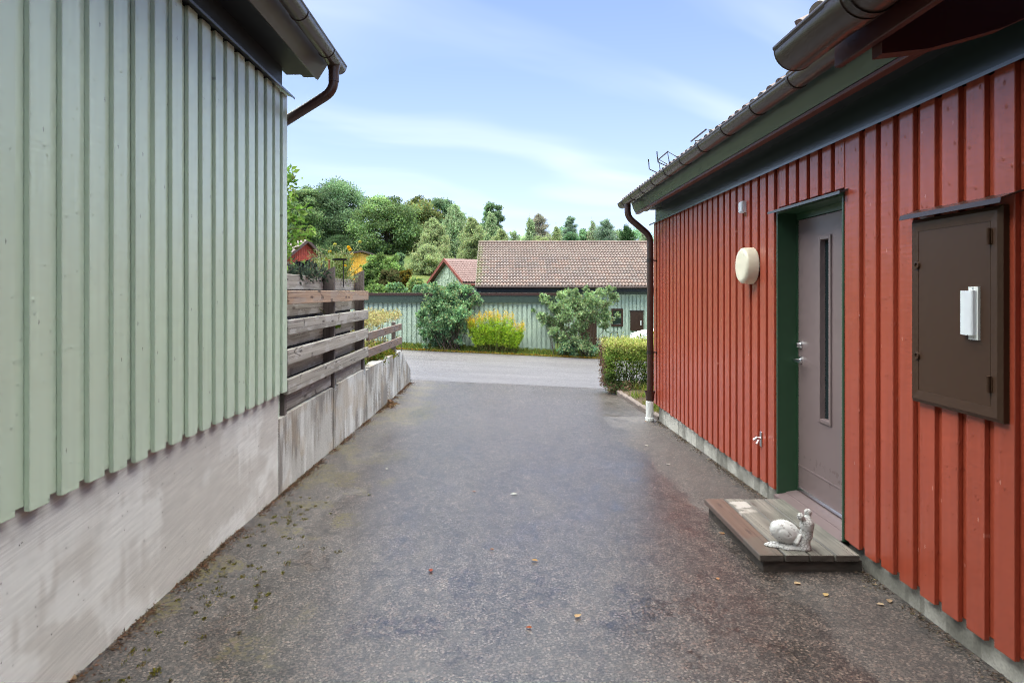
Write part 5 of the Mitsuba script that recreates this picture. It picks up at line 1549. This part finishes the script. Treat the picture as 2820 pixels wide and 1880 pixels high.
part(dk, 'stems', join(ms), 'stem_brown')
leafy(dk, 'leaves', lv)
for h in hd:
    leafy(dk, 'flower_head', h)

# marigolds, feathery, with yellow heads
rng = np.random.default_rng(503)
mg = thing('marigold_plant', 'feathery grey green marigold plant with yellow flowers in the right trough', 'plant')
ms, lv = [], []
FL = []
for zx, zy in ((1020, 835), (1255, 885), (935, 960), (1282, 930), (1310, 1005), (1190, 1205), (1355, 1310), (1465, 1205), (1450, 790), (1262, 905)):
    sx, sy = 760 + zx / 6.273, 540 + zy / 6.273
    y = rng.uniform(8.1, 8.8)
    FL.append(((sx - 1378) / 1918 * y, y, 1.6 + (805 - sy) / 1918 * y))
for i in range(64):
    y0 = rng.uniform(7.95, 8.98)
    b = np.array([-2.02 + 0.07 * rng.normal(), y0, 1.72])
    if i < len(FL):
        tip = np.array(FL[i])
    else:
        tip = b + np.array([0.10 * rng.normal(), 0.16 * rng.normal(), rng.uniform(0.06, 0.46)])
    mid = 0.5 * (b + tip) + 0.03 * rng.normal(size=3)
    ms.append(tube(round_path([b, mid, tip], 0.1, 4), np.linspace(0.005, 0.0025, 6), 5, cap=False))
    k = 64
    s = rng.random((k, 1)) * 0.96
    lv.append(leaf_mesh(b + (tip - b) * s + rng.normal(size=(k, 3)) * 0.034, unit(rng.normal(size=(k, 3)) + [0, 0, 0.2]), 0.042 * (0.6 + 0.8 * rng.random(k)), rng, 0.18, 0.05, tones(k, rng, [(0.22, 0.29, 0.12), (0.28, 0.33, 0.16), (0.18, 0.25, 0.10), (0.32, 0.34, 0.18)], 0.2)))
part(mg, 'stems', join(ms), 'stem_green')
leafy(mg, 'leaves', lv)
for i, (x, y, z) in enumerate(FL):
    k = 90
    d = unit(rng.normal(size=(k, 3)) * [1, 1, 0.5] + [0, 0, 0.25])
    c = [(0.72, 0.46, 0.02), (0.74, 0.54, 0.04)] if i not in (0, 7, 8) else [(0.55, 0.52, 0.10), (0.50, 0.50, 0.16)]
    leafy(mg, 'flower', [leaf_mesh(np.array([x, y, z]) + d * 0.006, d, 0.017, rng, 0.75, 0.1, tones(k, rng, c, 0.12))])
gm = thing('grass_tuft', 'bright green grassy tuft between the marigolds and the tall post', 'plant')
k = 420
P = np.c_[-1.99 + 0.03 * rng.normal(size=k), rng.uniform(8.30, 8.65, k), np.full(k, 1.70)]
leafy(gm, 'blades', [leaf_mesh(P, unit(np.c_[0.22 * rng.normal(size=(k, 2)), np.ones(k)]), 0.20 + 0.22 * rng.random(k), rng, 0.045, 0.02, tones(k, rng, [(0.12, 0.19, 0.03), (0.16, 0.23, 0.04), (0.20, 0.22, 0.05)], 0.2))])
bt = thing('plant_tray', 'small flat black tray on a thin stake above the planter', 'tray')
part(bt, 'tray', lathe([(0, 0.004), (0.075, 0.004), (0.082, 0.016), (0.085, 0.016), (0.078, -0.003), (0, -0.004)], 24, at=(-1.80 + -0.03, 7.95, 1.968)), 'black_rubber', smooth=35)
part(bt, 'stake', tube([(-1.79, 7.95, 1.66), (-1.79, 7.95, 1.966)], 0.0055, 6), 'black_rubber')
cs = thing('copper_cane', 'short orange cane standing beside the tall fence post', 'stake')
part(cs, 'cane', tube([(-1.86, 7.55, 1.70), (-1.855, 7.55, 1.945)], 0.010, 8), 'rust')
part(cs, 'tip', trimesh.creation.icosphere(2, 0.0125).apply_translation((-1.855, 7.55, 1.945)), 'rust', smooth=True)
# one broad leaf looks out between the boards
rng = np.random.default_rng(504)
sq = thing('squash_plant', 'broad leaved climber showing between the planter boards', 'plant')
lv = []
for x, y, z, s in ((-1.80, 7.68, 1.27, 0.10), (-1.82, 7.75, 1.25, 0.085), (-1.98, 6.32, 1.80, 0.09), (-1.99, 6.27, 1.77, 0.07), (-1.86, 7.82, 1.24, 0.06)):
    k = 7
    a = np.linspace(-2.2, 2.2, k)
    d = np.c_[0.25 + 0 * a, np.sin(a), -0.15 + np.cos(a) * 0.8]
    lv.append(leaf_mesh(np.tile([x, y, z], (k, 1)), d, s, rng, 0.85, 0.06, tones(k, rng, [(0.20, 0.30, 0.05), (0.17, 0.27, 0.05)], 0.1)))
part(sq, 'vine', tube(round_path([(-1.86, 7.70, 0.95), (-1.865, 7.74, 1.15), (-1.82, 7.70, 1.27), (-1.95, 7.0, 1.55), (-1.99, 6.3, 1.78)], 0.1, 4), 0.004, 5), 'stem_green')
leafy(sq, 'leaves', lv)

# ground cover on the wall top and in the bed
GC = [(0.11, 0.17, 0.03), (0.17, 0.18, 0.03), (0.085, 0.14, 0.03), (0.24, 0.17, 0.04)]
for i, (x, y, w, h, cols, lab) in enumerate(((-2.02, 9.75, 0.50, 0.22, MG + YT[:1], 'fresh green cushion plant behind the top of the retaining wall'), (-1.98, 10.7, 0.55, 0.26, GC, 'mossy yellow green cushion plant on the wall top under the rails'), (-1.97, 11.5, 0.5, 0.16, GC + [(0.20, 0.16, 0.02)], 'low golden moss cushion near the fence end'), (-2.35, 10.2, 0.8, 0.42, MG + GC, 'taller green shrublet between the rails and the straw hedge'))):
    shrub('cushion_plant', lab, x, y, 0.52, h, w, cols, 2600, 0.035, 520 + i, lobes=12, stem_m='stem_green', low=0.0, d=w * 1.7, cat='plant')
shrub('rose_shoots', 'loose leafy shoots rising out of the clipped hedge beside the downpipe', 3.02, 12.9, 0.45, 0.48, 0.9, MG + [(0.28, 0.26, 0.04)], 420, 0.07, 530, lobes=9, stems=9, stem_m='stem_green', low=0.3, cat='plant')
shrub('foot_weeds', 'dry weeds at the foot of the clipped hedge end', 2.15, 12.4, -0.19, 0.22, 0.5, BR + LG, 600, 0.05, 531, lobes=6, low=0.0, d=0.4, cat='plant')

# ------------------------------------------------------------------ moss, litter, leaves on the asphalt
rng = np.random.default_rng(601)
cl = []
for i in range(100):
    y = rng.uniform(2.6, 5.6)
    x = -1.70 + rng.gamma(2.0, 0.11)
    k = rng.integers(12, 46)
    s = rng.uniform(0.003, 0.010)
    P = np.c_[x + rng.normal(size=k) * s * 1.4, y + rng.normal(size=k) * s * 2.2, np.zeros(k)]
    P[:, 2] = drive_z(P[:, 1]) - 0.001
    cl.append(leaf_mesh(P, unit(np.c_[0.6 * rng.normal(size=(k, 2)), np.ones(k)]), 0.008 * (0.5 + rng.random(k)), rng, 0.7, 0.1, tones(k, rng, [(0.13, 0.125, 0.018), (0.18, 0.16, 0.02), (0.085, 0.08, 0.018), (0.11, 0.075, 0.03)], 0.25)))
key = num('moss')
m = join([(v, f) for v, f, c in cl])
scene[key] = mikit.ply(m, 'leaf', color=np.vstack([c for v, f, c in cl]))
labels[key] = {'label': 'small cushions of yellow green moss on the asphalt by the left wall', 'category': 'moss', 'kind': 'stuff'}


def litter(name, label, xs, y0, y1, n, cols, seed, size):
    rng = np.random.default_rng(seed)
    y = rng.uniform(y0, y1, n)
    keep = meshkit.noise(np.c_[y * 3.3, y * 0, y * 0]) > 0.25 + 0.25 * rng.random(n)
    y = y[keep]
    x = xs[0] + xs[1] * rng.gamma(1.3, 0.022, len(y))
    P = np.c_[x, y, paved_z(x, y) + 0.004 + 0.006 * rng.random(len(y))]
    A = unit(np.c_[rng.normal(size=(len(y), 2)), 0.25 * rng.normal(size=len(y))])
    V, F, C = leaf_mesh(P, A, size * (0.5 + rng.random(len(y))), rng, 0.22, 0.04, tones(len(y), rng, cols, 0.3))
    key = num(name)
    scene[key] = mikit.ply(trimesh.Trimesh(V, F, process=False), 'leaf', color=C)
    labels[key] = {'label': label, 'category': 'litter', 'kind': 'stuff'}


litter('needle_litter', 'rust brown needles and debris along the foot of the left wall', (-1.765, 1), 2.2, 13.6, 9000, [(0.16, 0.085, 0.05), (0.11, 0.065, 0.04), (0.20, 0.12, 0.075), (0.06, 0.045, 0.03)], 611, 0.022)
litter('dark_litter', 'dark crumbs and dry bits along the foot of the red wall', (2.085, -1), 2.2, 9.2, 4200, [(0.05, 0.038, 0.028), (0.09, 0.06, 0.04), (0.20, 0.15, 0.10)], 612, 0.018)

rng = np.random.default_rng(640)
k = 160
P = np.c_[-1.71 + 0.05 * np.abs(rng.normal(size=k)), 10.57 + 0.11 * rng.normal(size=k), np.zeros(k)]
P[:, 2] = paved_z(P[:, 0], P[:, 1]) + 0.09 * rng.random(k) * np.exp(-((P[:, 1] - 10.57) / 0.14) ** 2)
V, F, C = leaf_mesh(P, unit(rng.normal(size=(k, 3))), 0.055 * (0.6 + 0.6 * rng.random(k)), rng, 0.5, 0.15, tones(k, rng, [(0.22, 0.13, 0.07), (0.14, 0.085, 0.05), (0.30, 0.20, 0.11)], 0.25))
key = num('leaf_heap')
scene[key] = mikit.ply(trimesh.Trimesh(V, F, process=False), 'leaf', color=C)
labels[key] = {'label': 'small brown heap of dry leaves against the foot of the retaining wall', 'category': 'leaves', 'kind': 'stuff'}

LEAVES = [  # sx, sy, size, colour, label
    (1187, 1572, 0.040, (0.30, 0.085, 0.060), 'red brown fallen leaf in the middle of the driveway'),
    (1473, 1545, 0.042, (0.42, 0.26, 0.13), 'tan fallen leaf right of the driveway centre'),
    (1592, 1698, 0.045, (0.50, 0.34, 0.19), 'pale tan fallen leaf lowest on the driveway'),
    (1456, 1730, 0.030, (0.33, 0.10, 0.05), 'small reddish fallen leaf near the bottom of the driveway'),
    (1354, 1514, 0.030, (0.22, 0.10, 0.06), 'small brown fallen leaf near the driveway centre'),
    (1305, 1355, 0.032, (0.30, 0.12, 0.07), 'russet fallen leaf level with the far end of the step'),
    (2196, 1608, 0.040, (0.62, 0.46, 0.28), 'pale yellow fallen leaf just in front of the step'),
    (2274, 1640, 0.042, (0.58, 0.42, 0.20), 'golden fallen leaf in front of the step by the red wall'),
    (2424, 1666, 0.035, (0.55, 0.42, 0.28), 'curled pale fallen leaf close to the red wall foundation'),
    (2449, 1657, 0.045, (0.40, 0.28, 0.18), 'brown fallen leaf touching the red wall foundation'),
    (1976, 1595, 0.030, (0.45, 0.25, 0.14), 'small orange fallen leaf left of the step corner'),
    (186, 1874, 0.075, (0.40, 0.27, 0.17), 'large dry tan leaf at the foot of the left wall'),
    (1988, 1470, 0.040, (0.36, 0.20, 0.10), 'brown fallen leaf against the side of the step'),
    (1065, 1292, 0.035, (0.55, 0.52, 0.45), 'pale leaf scrap near the retaining wall'),
    (1415, 1362, 0.060, (0.50, 0.50, 0.46), 'pale flattened leaf in the middle distance of the driveway'),
    (1840, 1280, 0.050, (0.48, 0.46, 0.42), 'pale flattened leaf near the red wall before the step'),
    (1780, 1228, 0.050, (0.50, 0.47, 0.42), 'pale leaf scrap near the downpipe'),
]
for i, (sx, sy, s, c, lab) in enumerate(LEAVES):
    rng = np.random.default_rng(700 + i)
    Y = 4.0
    for _ in range(20):
        X = (sx - 1378) / 1918 * Y
        Y = (1.6 - float(paved_z(X, Y))) * 1918 / (sy - 805)
    X = (sx - 1378) / 1918 * Y
    # a curled leaf: a grid bent along its rib
    a, L = rng.uniform(0, 6.28), s
    tt = np.linspace(0, 1, 7)
    V = []
    for t in tt:
        w = 0.33 * L * math.sin(math.pi * min(0.98, t ** 0.8)) + 0.0012
        for q in (-1, -0.5, 0, 0.5, 1):
            V.append((t * L - L / 2, q * w * (1 + 0.12 * rng.normal()), 0.006 + 0.35 * w * abs(q) ** 1.5 + 0.10 * L * (t - 0.5) ** 2 * 2))
    V = np.array(V)
    F = [[i * 5 + j, i * 5 + j + 1, (i + 1) * 5 + j + 1] for i in range(6) for j in range(4)] + [[i * 5 + j, (i + 1) * 5 + j + 1, (i + 1) * 5 + j] for i in range(6) for j in range(4)]
    ca, sa = math.cos(a), math.sin(a)
    V = np.c_[X + V[:, 0] * ca - V[:, 1] * sa, Y + V[:, 0] * sa + V[:, 1] * ca, V[:, 2] + float(paved_z(X, Y))]
    single('fallen_leaf', trimesh.Trimesh(V, np.array(F), process=False), 'leaf', lab, 'leaf', smooth=True, color=np.tile(np.asarray(c) * 0.8, (len(V), 1)), group='leaves fallen on the driveway')
